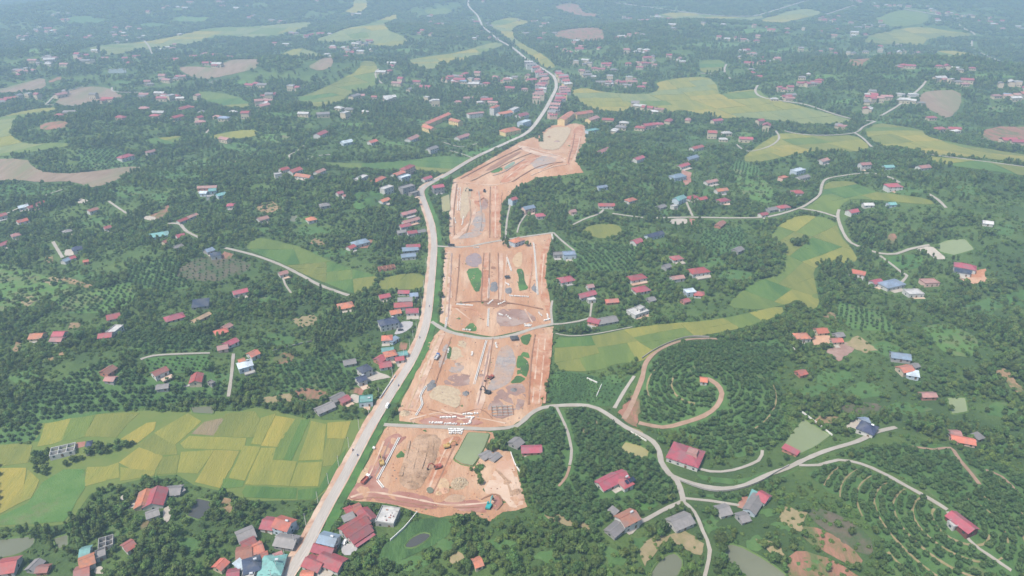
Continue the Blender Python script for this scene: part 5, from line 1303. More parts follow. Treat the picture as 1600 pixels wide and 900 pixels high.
for s in FAR:
    x, y = s[:-1].split(','); x, y, k = float(x), float(y), s[-1]
    if k == 'w' and random.random() < .4: k = random.choice('pprg')
    fl.append((x, y, k))
    for _ in range(random.choice((0, 1, 1, 2, 3)) if y < 165 else 0): fl.append((x + random.gauss(0, 16), y + random.gauss(0, 2.6), random.choice('rrpppgwg')))
fl.sort(key=lambda q: -q[1])
left = 300 - sum(1 for o in bpy.data.objects if o.get('category') == 'house')
for i, (x, y, k) in enumerate(fl): far_house(x, y, k, i < left)
tag(FAR_MASS.build('distant_houses', FAR_SLOTS), 'faint specks of far-off village houses in the haze', 'houses', kind='stuff')
# ------------------------------------------------------------------ things on the site and roads
def copy_tree(o, parent=None):
    c = o.copy(); C.objects.link(c); c.parent = parent
    for ch in list(o.children): copy_tree(ch, c)
    return c

# concrete culvert pipes and boxes
_p = MB(); _p.cyl((0, 0, .75), .75, (1, 0, 0), 2.0, 10, hollow=.78); PIPE_ME = _p.mesh('culvert_pipe', 'concrete')
_p = MB(); t = .18
for q in ((-1, 1, -.8, .8, 0, t), (-1, 1, -.8, .8, 1.5 - t, 1.5), (-1, 1, -.8, -.8 + t, t, 1.5 - t), (-1, 1, .8 - t, .8, t, 1.5 - t)): _p.box(*q)
BOX_ME = _p.mesh('box_culvert', 'concrete')
for s in """688,654,713,653,10,row beside the rebar foundation
671,662,692,662,9,row along the cross lane edge
694,663,713,664,8,row continuing along the cross lane
722,649,747,647,10,slanting row near the lane bend
728,654,740,653,6,second slanting row near the lane bend
720,665,736,663,6,short row beside the cross lane
738,654,734,662,5,crooked row dropping to the cross lane
700,672,725,673,9,top row of the block stacked below the lane
700,675,724,676,9,middle row of the block stacked below the lane
700,678,722,678.5,7,bottom row of the block stacked below the lane
795,463,826,465,12,long row across the middle earth block
790,443,796,447,5,ring of pieces beside the dark tank pit
762,476,771,470,6,heap at the brown junction pit
778,477,790,472,8,scatter beside the brown junction pit
779,492,785,494,5,small group on the mauve soil
791,493,798,500,5,bent group on the mauve soil
841,489,847,495,4,pair of stacks near the eastern lane
850,502,859,500,8,cluster at the eastern lane corner
855,491,857,500,6,column at the eastern lane corner
818,508,831,509,8,row above the dirt lane
819,510.5,830,511,6,second row above the dirt lane
722,516,736,517,6,row on the green patch edge
740,387.5,749,387.5,5,row by the dusty cross lane
716,294,715,330,20,long stacked column in the upper block
719.5,294,718.5,330,20,second long stacked column in the upper block
710,341,712,350,5,short column below the long stacks
724,339,722,353,8,short double column below the long stacks
583,699,585,703,4,little heap beside the main road verge
694,345,690,350,3,stray pieces by the road
700,545,701,553,3,stray pieces on the cream patch
737,551,738,557,3,stray pieces beside the cream patch
774,536,776,545,5,small column on the pale track""".splitlines():
    q = s.split(','); x1, y1, x2, y2 = (float(v) for v in q[:4]); n = int(q[4])
    a, b = P(x1, y1), P(x2, y2); d = b - a; ang = math.atan2(d.y, d.x)
    kind = random.random() < .5
    for k in range(n):
        p = a.lerp(b, (k + .5) / n)
        o = link('box_culvert' if kind else 'culvert_pipe', BOX_ME if kind else PIPE_ME, None, (p.x + random.uniform(-.4, .4), p.y + random.uniform(-.3, .3), p.z + .45))
        f = .5 + .2 * random.random(); o.scale = (f, f, f); o.rotation_euler = (0, 0, ang + math.pi / 2 + random.uniform(-.6, .6))
        tag(o, f"white concrete {'box culvert' if kind else 'drain pipe'} in the {q[5]}", 'culvert' if kind else 'pipe', q[5])

# drainage channels: two kerbs and a bed
for s in """624,685 590,750|white drain channel along the pink track
590,752 599,763|short white drain end at the pink track corner
666,604 657,620 660,632 650,650|kinked white drain beside the cream patch
760,533 741,601|straight white drain down the middle of the orange block
833,380 835,392 840,461|long white drain on the edge of the pale block
764,436 763,467|white drain beside the dark paved slab
763.6,483 762,511|white drain below the brown junction pit
713,476 739,478|white cross drain in the pale block
792,403 799,424|short thick white drain beside the sand patch
698,497 696,513|short white drain near the main road verge
864,375 862,366|short white drain at the block corner""".splitlines():
    q, lab = s.split('|'); line = wpoly(q)
    root = empty('drain_channel', line[0]); tag(root, lab, 'drain')
    inv = Matrix.Translation(-line[0])
    for off, wd, hh, m in ((.55, .3, .55, 'concrete'), (-.55, .3, .55, 'concrete'), (0, .8, .12, 'concrete_grey')):
        l2 = []
        for i, p in enumerate(line):
            d = line[min(i + 1, len(line) - 1)] - line[max(i - 1, 0)]; d.z = 0; d.normalize(); l2.append(p + Vector((-d.y, d.x, 0)) * off)
        o, _ = ribbon('kerb' if off else 'channel_bed', l2, wd, m, 3.2, None, 4, .6, 0.0, hh)
        o.data.transform(inv); o.parent = root

# boundary walls
for s in """594,624 614,594|1.6|white roadside wall below the navy house
615,592 618,588|1.4|short white gatepost wall by the navy house drive
610,846 632,826 652,802|1.4|pale retaining wall beside the bright green field
1253,646 1275,662 1300,682|1.6|long pale wall above the green pond
1062,752 1110,768 1150,766 1185,755 1215,738 1232,729|1.5|grey wall edging the lane under the orchard mound
1003,561 1030,544 1075,528 1108,528|1.5|low grey wall along the mound edge track
798,708 804,725 812,738|1.2|low wall on the edge of the earth block
1205,521 1225,533 1243,549|1.3|pale wall crossing the mound shoulder
426,550 470,538 500,532|1.3|low grey wall across the roadside orchard
932,620 940,602|1.2|pale garden wall in the green crop
917,592 933,599|1.2|short garden wall in the green crop
1010,690 985,676|1.1|white kerb wall on the concrete lane bend""".splitlines():
    q, hh, lab = s.split('|'); line = wpoly(q); o, _ = ribbon('boundary_wall', line, .35, 'concrete_grey' if 'grey' in lab else 'concrete', 0, None, 4, 1.2, 0.0, float(hh)); tag(o, lab, 'wall')

# machines
def excavator(px, py, rz, paint, label):
    p = P(px, py); root = empty('excavator', (p.x, p.y, p.z + .4), rz); tag(root, label, 'excavator')
    for s in (-1, 1):
        a = MB(); a.box(-1.9, 1.9, s * 1.15 - .3, s * 1.15 + .3, .12, .85, top=(-2.1, 2.1, s * 1.15 - .3, s * 1.15 + .3)); a.build('track', 'rubber', root)
    a = MB(); a.box(-1.7, 1.5, -1.3, 1.3, .95, 1.9); a.box(-2.3, -1.3, -1.25, 1.25, 1.0, 2.2); b = a.build('body', paint, root)
    a = MB(); a.box(.2, 1.6, .35, 1.28, 1.9, 3.0, top=(.3, 1.3, .4, 1.2)); c = a.build('cab', paint, root)
    a = MB(); a.box(1.45, 1.62, .45, 1.18, 2.0, 2.85); a.build('windscreen', 'glass', c)
    a = MB(); a.bar((1.2, -.3, 1.6), (3.4, -.3, 4.4), .5, .55); a.bar((3.3, -.3, 4.4), (5.0, -.3, 4.0), .45, .5); a.build('boom', paint, root)
    a = MB(); a.bar((4.9, -.3, 4.2), (6.0, -.3, 1.6), .4, .45); ar = a.build('arm', paint, root)
    a = MB(); a.box(5.4, 6.5, -.8, .2, .5, 1.5, top=(5.7, 6.4, -.8, .2)); a.build('bucket', 'paint_dark', ar)
    return root
excavator(764, 794, math.radians(72), 'paint_teal', 'teal excavator with raised boom on the pink track end')
excavator(684, 732, math.radians(200), 'paint_red', 'dark red excavator on the orange track beside the pond')
excavator(699, 700, math.radians(20), 'paint_yellow', 'yellow excavator near the top of the orange track')
excavator(767, 592, math.radians(230), 'paint_red', 'red excavator at the gravel patch edge')
excavator(762, 615, math.radians(150), 'paint_dark', 'dark excavator below the gravel patch')
excavator(735, 299, math.radians(200), 'paint_dark', 'dark excavator in the upper earth block')
excavator(597, 726, math.radians(110), 'paint_yellow', 'yellow excavator working along the pink track drain')

def wheel(root, x, y, r, w=.28):
    a = MB(); a.cyl((x, y, r), r, (0, 1, 0), w, 12); o = a.build('wheel', 'rubber', root)
    a = MB(); a.cyl((x, y, r), r * .55, (0, 1, 0), w + .04, 8); a.build('rim', 'paint_silver', o)
def truck(px, py, rz, cab, bed, label):
    p = P(px, py); root = empty('truck', (p.x, p.y, p.z + lift(4.4, p.y)), rz); tag(root, label, 'truck')
    a = MB(); a.box(1.6, 3.3, -1.15, 1.15, .7, 2.7, top=(1.6, 3.0, -1.1, 1.1)); c = a.build('cab', cab, root)
    a = MB(); a.box(3.12, 3.26, -.95, .95, 1.7, 2.45); a.build('windscreen', 'glass', c)
    a = MB(); a.box(-3.6, 3.2, -.5, .5, .6, .95); a.build('chassis', 'paint_dark', root)
    a = MB(); a.box(-3.6, 1.4, -1.2, 1.2, .96, 1.15)
    for q in ((-3.6, 1.4, -1.2, -1.08, 1.15, 2.2), (-3.6, 1.4, 1.08, 1.2, 1.15, 2.2), (-3.6, -3.48, -1.08, 1.08, 1.15, 2.2), (1.28, 1.4, -1.08, 1.08, 1.15, 2.4)): a.box(*q)
    a.build('cargo_bed', bed, root)
    for x in (-2.6, -1.4, 2.4):
        for y in (-1.0, 1.0): wheel(root, x, y, .52)
def car(px, py, rz, paint, label, name='car', L=4.4, hgt_=1.55, van=False):
    p = P(px, py); root = empty(name, (p.x, p.y, p.z + lift(4.4, p.y)), rz); tag(root, label, name)
    h = L / 2
    a = MB(); a.box(-h, h, -.9, .9, .35, .95, top=(-h + .05, h - .1, -.88, .88)); a.build('body', paint, root)
    a = MB()
    if van: a.box(-h + .05, h * .72, -.88, .88, .95, hgt_, top=(-h + .1, h * .5, -.8, .8))
    else: a.box(-h * .8, h * .5, -.85, .85, .95, hgt_, top=(-h * .55, h * .2, -.7, .7))
    c = a.build('cabin', paint, root)
    x0, x1 = (h * .62, h * .74) if van else (h * .3, h * .52)
    a = MB(); a.poly([(x1 + .02, -.75, 1.0), (x1 + .02, .75, 1.0), (x0 - .08, .65, hgt_ - .12), (x0 - .08, -.65, hgt_ - .12)]); a.build('windscreen', 'glass', c)
    for s in (-1, 1):
        a = MB(); a.box(-h * .6, h * .25, s * .8 - .06, s * .8 + .06, 1.02, hgt_ - .2); a.build('side_window', 'glass', c)
        a = MB(); a.box(h - .12, h + .02, s * .6 - .2, s * .6 + .2, .6, .82); a.build('headlight', 'paint_silver', root)
        for x in (-h * .62, h * .62): wheel(root, x, s * .8, .33, .22)
def bike(px, py, rz, label):
    p = P(px, py); root = empty('motorbike', (p.x, p.y, p.z + lift(4.4, p.y)), rz); tag(root, label, 'motorbike')
    for x in (-.6, .6):
        a = MB(); a.cyl((x, 0, .3), .3, (0, 1, 0), .12, 12); a.build('wheel', 'rubber', root)
    a = MB(); a.bar((-.6, 0, .5), (.5, 0, .6), .25, .35); a.bar((.5, 0, .6), (.6, 0, 1.0), .15); a.build('frame', 'paint_red', root)
    a = MB(); a.box(-.6, .15, -.14, .14, .72, .84); a.build('seat', 'rubber', root)
    a = MB(); a.bar((.5, -.35, 1.02), (.5, .35, 1.02), .06); a.build('handlebar', 'paint_dark', root)
    # rider: one continuous body
    sk = [(0, 0, .9, .17), (.08, 0, 1.15, .18), (.1, 0, 1.4, .17), (.14, 0, 1.58, .07), (.17, 0, 1.72, .12), (.25, .2, .72, .1), (.2, .2, .4, .06), (.25, -.2, .72, .1), (.2, -.2, .4, .06), (.12, .22, 1.35, .06), (.3, .3, 1.15, .05), (.48, .3, 1.05, .045), (.12, -.22, 1.35, .06), (.3, -.3, 1.15, .05), (.48, -.3, 1.05, .045)]
    ed = [(0, 1), (1, 2), (2, 3), (3, 4), (0, 5), (5, 6), (0, 7), (7, 8), (2, 9), (9, 10), (10, 11), (2, 12), (12, 13), (13, 14)]
    me = bpy.data.meshes.new('person'); me.from_pydata([q[:3] for q in sk], ed, []); o = link('person', me, None, root.location); o.rotation_euler = (0, 0, rz)
    md = o.modifiers.new('skin', 'SKIN'); me.materials.append(MATS['paint_blue'])
    for i, v in enumerate(me.skin_vertices[0].data): v.radius = (sk[i][3], sk[i][3])
    me.skin_vertices[0].data[0].use_root = True
    o.modifiers.new('subsurf', 'SUBSURF').levels = 1
    tag(o, 'rider on the ' + label, 'person')
RZ = math.radians(80)
car(606, 636, RZ, 'paint_white', 'white van driving on the pale main road', 'van', 5.2, 2.2, True)
car(626, 517, .2, 'paint_dark', 'black car parked on the grey forecourt of the blue villa')
car(540, 848, 1.2, 'paint_white', 'white car parked on the grey paved court')
bike(551.5, 705, RZ, 'motorbike close to the rice edge of the main road')
bike(559, 713, RZ + math.pi, 'motorbike in the middle of the main road beside the paddy')
bike(623, 604, RZ, 'motorbike passing the navy house drive')
bike(671, 480, math.radians(93), 'motorbike passing the crimson roadside compound')
bike(656, 529, RZ, 'motorbike passing the blue villa')
truck(572, 752, math.radians(65), 'paint_white', 'paint_red', 'white tipper truck with red bed on the pink track')
truck(705, 385.5, math.radians(175), 'paint_dark', 'paint_dark', 'dark tipper truck on the dusty cross lane')
truck(683, 560, RZ - .1, 'paint_blue', 'paint_silver', 'blue truck on the pale earth track')
truck(757, 300, math.radians(88), 'paint_red', 'paint_dark', 'red truck on the orange lane of the upper block')

# small site structures
def tank(px, py, L, w, label):
    p = P(px, py); root = empty('dark_tarp_shed', (p.x, p.y, p.z + .3), .15); tag(root, label, 'shed')
    a = MB(); a.box(-L / 2, L / 2, -w / 2, w / 2, 1.9, 2.1, top=(-L / 2 + .2, L / 2 - .2, -w / 2 + .3, w / 2 - .3)); a.build('tarp_roof', 'roof_d', root)
    for x in (-1, 1):
        for y in (-1, 1): a = MB(); a.box(x * (L / 2 - .3) - .08, x * (L / 2 - .3) + .08, y * (w / 2 - .3) - .08, y * (w / 2 - .3) + .08, -.5, 1.9); a.build('post', 'paint_dark', root)
tank(803.5, 531, 6.5, 5.5, 'black tarpaulin shelter beside the pale dirt lane')
tank(792.5, 435, 5, 4, 'black tarpaulin shelter in the pale block')
p = P(785, 643); root = empty('foundation_grid', (p.x, p.y, p.z + .3), .08); tag(root, 'dark grid of foundation beams on the mauve soil', 'foundation')
for k in range(5): a = MB(); x = -7 + k * 3.5; a.box(x - .25, x + .25, -5.2, 5.2, -.2, .8); a.build('beam', 'browncut', root)
for k in range(4): a = MB(); y = -4.8 + k * 3.2; a.box(-7.4, 7.4, y - .22, y + .22, -.2, .72); a.build('beam', 'concrete_grey', root)

def mound(name, px, py, r, hh, m, label, bits=0, bm_=None):
    p = P(px, py); vs = [(0, 0, hh)]; fs = []; N = 22; rings = 5
    for i in range(1, rings + 1):
        for k in range(N):
            a = 2 * math.pi * k / N; q = r * i / rings * (1 + random.uniform(-.1, .1)); vs.append((q * math.cos(a), q * math.sin(a), max(hh * (1 - (i / rings) ** 1.6) + random.uniform(-.25, .25), -.1 if i < rings else -.4)))
    for k in range(N): fs.append((0, 1 + k, 1 + (k + 1) % N))
    for i in range(rings - 1):
        for k in range(N): a = 1 + i * N + k; b = 1 + i * N + (k + 1) % N; fs.append((a, a + N, b + N, b))
    me = bpy.data.meshes.new(name); me.from_pydata(vs, [], fs); me.materials.append(MATS[m]); o = link(name, me, None, (p.x, p.y, p.z + .25)); tag(o, label, 'heap')
    if bits:
        a = MB()
        for k in range(bits):
            q = r * math.sqrt(random.random()) * .92; t = random.uniform(0, 6.3); s = random.uniform(.3, .75); z = hh * (1 - (q / r) ** 1.6)
            a.box(q * math.cos(t) - s, q * math.cos(t) + s, q * math.sin(t) - s, q * math.sin(t) + s, z - .2, z + s, top=(q * math.cos(t) - s * .5, q * math.cos(t) + s * .6, q * math.sin(t) - s * .5, q * math.sin(t) + s * .4))
        tag(a.build('rubble', bm_, o), kind='stuff')
mound('rock_heap', 718.5, 757, 5.2, 1.6, 'clod', 'round heap of pale broken rock in the sandy pit', 220, 'cream')
for x, y, r, h_, m, lab in ((674, 603, 3.6, 1.8, 'darkgravel', 'dark gravel heap at the cream patch corner'), (728, 615, 2.6, 1.3, 'darkgravel', 'small dark gravel heap beside the cream patch'), (756, 420, 2.2, 1.0, 'clod', 'small soil heap by the brown pits'), (694, 768, 3, 1.2, 'orange', 'orange soil heap beside the puddle'), (686, 772, 2.2, .9, 'sand', 'sandy heap beside the puddle'), (803, 610, 2.6, 1.1, 'darkgravel', 'dark soil heap on the mauve patch'), (752, 587, 2.0, 1, 'mauve', 'brown soil heap beside the middle drain'),
                           (632, 646, 3.4, 1.3, 'cream', 'pale soil heap at the block corner'), (715, 570, 2.5, 1.0, 'gravel', 'grey gravel heap below the cream patch'), (808, 770, 3, 1.0, 'clod', 'low soil heap in the dry corner'), (793, 755, 2.4, .8, 'clod', 'second low soil heap in the dry corner'), (745, 345, 4, 1.4, 'gravel', 'grey gravel heap in the upper block'), (735, 310, 3, 1.2, 'orange', 'orange soil heap in the upper block'), (870, 222, 6, 2.5, 'mauve', 'brown soil heap near the yellow school'), (858, 215, 4, 2, 'browncut', 'dark soil heap near the yellow school')):
    mound('soil_heap', x, y, r, h_, m, lab)
for x, y, lab in ((1406, 150, 'round white tank roof by the brown ploughed slope'), (1425, 150, 'square white slab by the brown ploughed slope')):
    p = P(x, y); root = empty('water_tank', p); tag(root, lab, 'tank'); a = MB()
    if 'round' in lab: a.cyl((0, 0, 2), 9, (0, 0, 1), 5, 20)
    else: a.box(-9, 9, -7, 7, -.5, 4)
    a.build('wall', 'wall_w', root); a = MB()
    if 'round' in lab: a.cyl((0, 0, 5), 9.3, (0, 0, 1), 1, 20, r2=3)
    else: a.box(-9.4, 9.4, -7.4, 7.4, 4, 4.5)
    a.build('lid', 'roof_w', root)
# power poles along the village side of the main road
pole_y = [p for p in catmull(ml, 38) if p.y < 620]
for i, p in enumerate(pole_y[1:]):
    q = pole_y[i]; d = p - q; d.z = 0; d.normalize(); s = p + Vector((-d.y, d.x, 0)) * 6.3
    root = empty('power_pole', (s.x, s.y, hgt(s.x, s.y)), math.atan2(d.y, d.x)); tag(root, 'slim concrete power pole beside the main road', 'power pole', 'power poles along the main road')
    a = MB(); a.cyl((0, 0, 4.2), .17, (0, 0, 1), 8.6, 8, r2=.1); a.build('post', 'concrete', root)
    a = MB(); a.box(-.06, .06, -.9, .9, 7.9, 8.05); a.build('crossarm', 'paint_dark', root)

# ruts, berms and loose clods that break up the bare earth
def rut(k, q, wd, m, hh=.0):
    o, w = ribbon('rut' if hh == 0 else 'berm', wpoly(q), wd, m, 4.6, None, 4, .5, .45, hh); o.parent = SITE[k]
for s in """0|548,778 575,770 600,772 650,781 700,790 745,788 772,785|1.2|paleearth|0
0|552,782 590,778 640,787 700,794 750,793|.9|browncut|0
0|668,770 684,730 698,700 708,684|1.0|paleearth|0
0|676,772 692,738 706,706 718,686|1.0|browncut|0
0|640,690 634,715 626,745|1.6|clod|.7
0|655,690 648,720 640,755|1.6|clod|.6
0|668,690 664,715 652,748|1.6|clod|.8
0|676,690 674,712 664,738|1.4|clod|.5
0|600,690 588,720 578,742|.9|paleearth|0
0|608,692 596,722 586,745|.8|mauve|0
0|784,712 798,735 812,780|1.0|paleearth|0
0|775,735 790,750 800,775|1.2|clod|.4
0|752,782 768,774 780,776 784,788 776,798|1.4|browncut|.5
1|850,632 857,578 863,522|1.6|orange|1.0
1|826,633 828,590 831,556 836,524|1.2|browncut|.6
1|832,630 836,590 842,530|.9|paleearth|0
1|842,630 847,585 852,530|.9|paleearth|0
1|648,640 662,600 680,556 694,522|1.2|paleearth|0
1|634,648 652,604 672,555 688,520|1.0|sand|0
1|745,640 754,600 766,540|1.0|mauve|0
1|640,656 690,645 740,652 790,662|1.1|paleearth|0
1|670,640 710,648 750,640 770,655|1.1|browncut|0
1|690,640 720,655 745,650|1.0|paleearth|0
1|630,640 655,645 690,655|1.0|orange|.4
1|770,530 766,560 757,612|.8|browncut|.5
1|705,528 690,572 680,600|.8|browncut|.4
2|694,500 698,440 702,396|1.3|sand|0
2|700,502 704,440 706,396|1.0|mauve|0
2|712,470 716,430 718,398|1.1|browncut|.4
2|752,470 754,420 756,396|.9|browncut|.6
2|763,470 764,430 765,396|.9|browncut|.6
2|779,470 779,430 778,396|.9|browncut|.6
2|788,470 790,430 792,398|.9|paleearth|0
2|826,455 830,420 830,398|1.0|orange|.5
2|846,460 847,430 850,398|1.2|paleearth|0
2|712,475 750,472 800,475 848,484|1.4|browncut|.7
2|706,480 740,484 755,500|1.1|orange|.4
2|820,484 832,505|1.0|paleearth|.3
2|712,482 735,500|1.0|paleearth|.2
3|710,368 709,330 714,288|1.1|browncut|.6
3|765,372 765,330 766,292|1.2|browncut|.6
3|774,372 774,330 774,292|1.4|paleearth|0
3|782,372 781,330 784,300|1.2|orange|.6
3|712,285 745,288 770,290 800,284|1.6|paleearth|0
3|750,362 752,335 748,300|1.4|gravel|.5
3|728,365 735,340 732,300|1.2|clod|.5
3|748,316 756,310 762,318|1.6|browncut|.5
4|790,280 830,252 845,246|2.0|paleearth|0
4|720,280 765,256 815,232|1.6|browncut|.7
4|735,284 780,262 830,240|1.6|clod|.6
4|800,285 840,262 880,254|2.0|browncut|.6
4|830,275 862,262 884,258|1.8|paleearth|.3
4|845,268 868,256|1.8|orange|.4
4|888,255 898,210|1.6|browncut|.4
4|898,252 906,215|1.6|paleearth|0
4|770,275 790,268 820,250|1.5|gravel|.4
4|815,228 850,238 884,250|2.2|paleearth|0""".splitlines():
    k, q, wd, m, hh = s.split('|')
    rut(int(k), q, float(wd) * (.8 if m == 'browncut' else 1.1), m, float(hh) * .7)
for k, site in enumerate(SITE):
    xs = [v.co.x for v in site.data.vertices]; ys = [v.co.y for v in site.data.vertices]; w = NOTREE_SITE[k]
    n = (300, 380, 420, 300, 260)[k]; X = rng.uniform(min(xs), max(xs), n * 2); Y = rng.uniform(min(ys), max(ys), n * 2); ok = inside(w, X, Y)
    a = MB()
    for x, y in list(zip(X[ok].tolist(), Y[ok].tolist()))[:n]:
        s = random.choice((.15, .2, .25, .35, .5)) * (1 + k * .12); z = hgt(x, y) + .35
        a.box(x - s, x + s, y - s * .8, y + s * .8, z - .3, z + s, random.choice((0, 0, 0, 1, 1, 2, 3)), top=(x - s * .4, x + s * .5, y - s * .4, y + s * .3))
    tag(a.build('rubble', ['orange', 'mauve', 'cream', 'gravel'], site), kind='stuff')
# ------------------------------------------------------------------ trees
# terrace paths round the two mounds
def arcs(cx, cy, specs, label, squash=1.0, clip=None):
    c = P(cx, cy); clip = flat(wpoly(clip))
    for r, a0, a1 in specs:
        n = max(6, int(abs(a1 - a0) / 7)); l = []
        for k in range(n + 1):
            t = math.radians(a0 + (a1 - a0) * k / n); rr = r * HS * (1 + .02 * math.sin(3 * t + r)); x, y = c.x + rr * math.cos(t), c.y + rr * math.sin(t) * squash
            l.append(Vector((x, y, hgt(x, y))))
        ok = inside(clip, np.array([p.x for p in l]), np.array([p.y for p in l])); run = []
        for p, k in zip(l + [None], list(ok) + [False]):
            if k: run.append(p); continue
            if len(run) > 2:
                o, w = ribbon('terrace_path', run, random.uniform(.75, 1.35), 'terrace', 2.6, jitter=.4, step=3)
                tag(o, label, 'path', kind='structure'); ROADS.append((w, .1))
            run = []
arcs(1500, 818, [(10.5, 130, 330), (17.5, 120, 300), (17.5, 330, 420), (24.5, 100, 290), (24.5, 320, 400), (31.5, 95, 285), (31.5, 310, 380), (38.5, 80, 250), (38.5, 262, 350), (45.5, 92, 240), (45.5, 255, 330), (52.5, 110, 220), (52.5, 235, 300), (59.5, 120, 175), (66.5, 190, 270)], 'tan terrace path ringing the mound of the long red barn', .96, '1262,740 1300,722 1345,730 1400,757 1478,800 1500,780 1560,760 1640,740 1640,905 1390,905 1380,845 1330,792 1290,765')
arcs(1097, 597, [(16.2, 150, 250), (29.2, 120, 190), (39, 300, 360), (52, 255, 330), (61.7, 260, 320), (68.2, 262, 300)], 'tan terrace path on the round orchard mound', 1.0, '1000,600 1008,575 1030,553 1080,536 1150,537 1200,565 1215,600 1226,650 1215,690 1180,708 1130,718 1105,705 1095,690 1040,668 1003,655')

def leaf_mesh(name, lobes, n, size, m, seed, core=True):
    r_ = random.Random(seed); vs = []; fs = []
    for (cx, cy, cz, rx, rz) in lobes:
        if core:
            b0 = len(vs); bm = bmesh.new(); bmesh.ops.create_icosphere(bm, subdivisions=1, radius=1.0)
            for v in bm.verts:
                f = r_.uniform(.62, .88); vs.append((cx + v.co.x * rx * f, cy + v.co.y * rx * f, cz + v.co.z * rz * f))
            fs += [tuple(b0 + v.index for v in f.verts) for f in bm.faces]; bm.free()
    wsum = sum(l[3] ** 2 for l in lobes)
    for (cx, cy, cz, rx, rz) in lobes:
        for _ in range(int(n * rx ** 2 / wsum)):
            d = Vector((r_.gauss(0, 1), r_.gauss(0, 1), r_.gauss(.35, 1))); d.normalize()
            f = r_.uniform(.72, 1.12); p = Vector((cx + d.x * rx * f, cy + d.y * rx * f, cz + d.z * rz * f))
            nn = (d + Vector((r_.gauss(0, .55), r_.gauss(0, .55), r_.gauss(0, .55)))).normalized()
            e1 = nn.orthogonal().normalized(); e1.rotate(Matrix.Rotation(r_.uniform(0, 6.28), 3, nn)); e2 = nn.cross(e1)
            s = size * r_.uniform(.6, 1.35); b0 = len(vs)
            for (i, j, k) in ((-.5, -.35, 0), (.1, -.55, .12), (.55, .05, -.1), (.05, .5, .1), (-.5, .3, -.05)): vs.append(tuple(p + e1 * i * s + e2 * j * s + nn * k * s))
            fs.append(tuple(range(b0, b0 + 5)))
    me = bpy.data.meshes.new(name); me.from_pydata(vs, [], fs); me.materials.append(MATS[m]); return me
def trunk_mesh(h, r, limbs, seed):
    r_ = random.Random(seed); a = MB(); a.cyl((0, 0, h / 2 - .3), r, (0, 0, 1), h + .6, 7, r2=r * .6)
    for k in range(limbs):
        t = r_.uniform(0, 6.28); z0 = h * r_.uniform(.55, .95); e = Vector((math.cos(t) * h * .38, math.sin(t) * h * .38, z0 + h * .42)); s = Vector((0, 0, z0)); d = e - s
        a.cyl((s + e) / 2, r * .45, d, d.length, 5, r2=r * .18)
    return a.mesh('trunk', 'bark')
# unit kinds: (name, crown, trunk) modelled at real size
KINDS = {
 'broad': (leaf_mesh('crown', [(0, 0, 4.4, 2.3, 1.9), (1.6, .5, 3.7, 1.5, 1.2), (-1.4, .9, 3.9, 1.6, 1.3), (-.3, -1.5, 3.6, 1.5, 1.2)], 190, .95, 'leaf_wood', 1), trunk_mesh(3.4, .2, 5, 1)),
 'domed': (leaf_mesh('crown', [(0, 0, 4.0, 2.6, 2.2), (1.0, -1.1, 3.2, 1.7, 1.3), (-1.1, 1.2, 3.4, 1.6, 1.4)], 180, .9, 'leaf_wood', 2), trunk_mesh(2.8, .22, 5, 2)),
 'tall': (leaf_mesh('crown', [(0, 0, 6.2, 1.6, 2.3), (.6, .3, 4.4, 1.5, 1.5), (-.5, -.4, 8.0, 1.0, 1.4)], 170, .8, 'leaf_wood', 3), trunk_mesh(5.2, .17, 4, 3)),
 'fruit': (leaf_mesh('crown', [(0, 0, 1.9, 1.6, 1.25), (.6, .5, 1.7, 1.0, .9), (-.7, -.3, 1.6, 1.0, .9)], 110, .62, 'leaf_orchard', 4), trunk_mesh(1.1, .13, 4, 4)),
 'light': (leaf_mesh('crown', [(0, 0, 4.2, 1.7, 2.2), (1.3, .2, 3.6, 1.3, 1.7), (-1.0, .9, 3.8, 1.3, 1.8), (-.4, -1.3, 3.4, 1.2, 1.6), (.2, 1.6, 3.0, 1.0, 1.3)], 190, .75, 'leaf_light', 6), trunk_mesh(3.0, .15, 5, 6)),
 'bush': (leaf_mesh('crown', [(0, 0, .8, 1.2, .9), (.9, .3, .6, .9, .7), (-.6, .7, .6, .8, .7)], 70, .6, 'leaf_bush', 5), None),
}
# tree-by-tree grid in bands that thin out with distance
def visible(X, Y, m=130):
    zc = Y * CP + (H - 3) * SP; px = 800 + X / zc * F; v = ((H - 3) * CP - Y * SP) / zc; py = 450 + v * F
    return (px > -m) & (px < 1600 + m) & (py > -60) & (py < 1010), px, py
def vnoise(X, Y, s, seed=0):
    r_ = np.random.default_rng(seed); g = r_.random((256, 256)); x, y = X / s, Y / s
    xi, yi = np.floor(x).astype(int), np.floor(y).astype(int); fx, fy = x - xi, y - yi; fx = fx * fx * (3 - 2 * fx); fy = fy * fy * (3 - 2 * fy)
    q = lambda a, b: g[a % 256, b % 256]
    return (q(xi, yi) * (1 - fx) + q(xi + 1, yi) * fx) * (1 - fy) + (q(xi, yi + 1) * (1 - fx) + q(xi + 1, yi + 1) * fx) * fy
HIDE = (0.0, .5, 1.0)      # a crown stands in front of the ground behind it: keep open what the photograph shows open
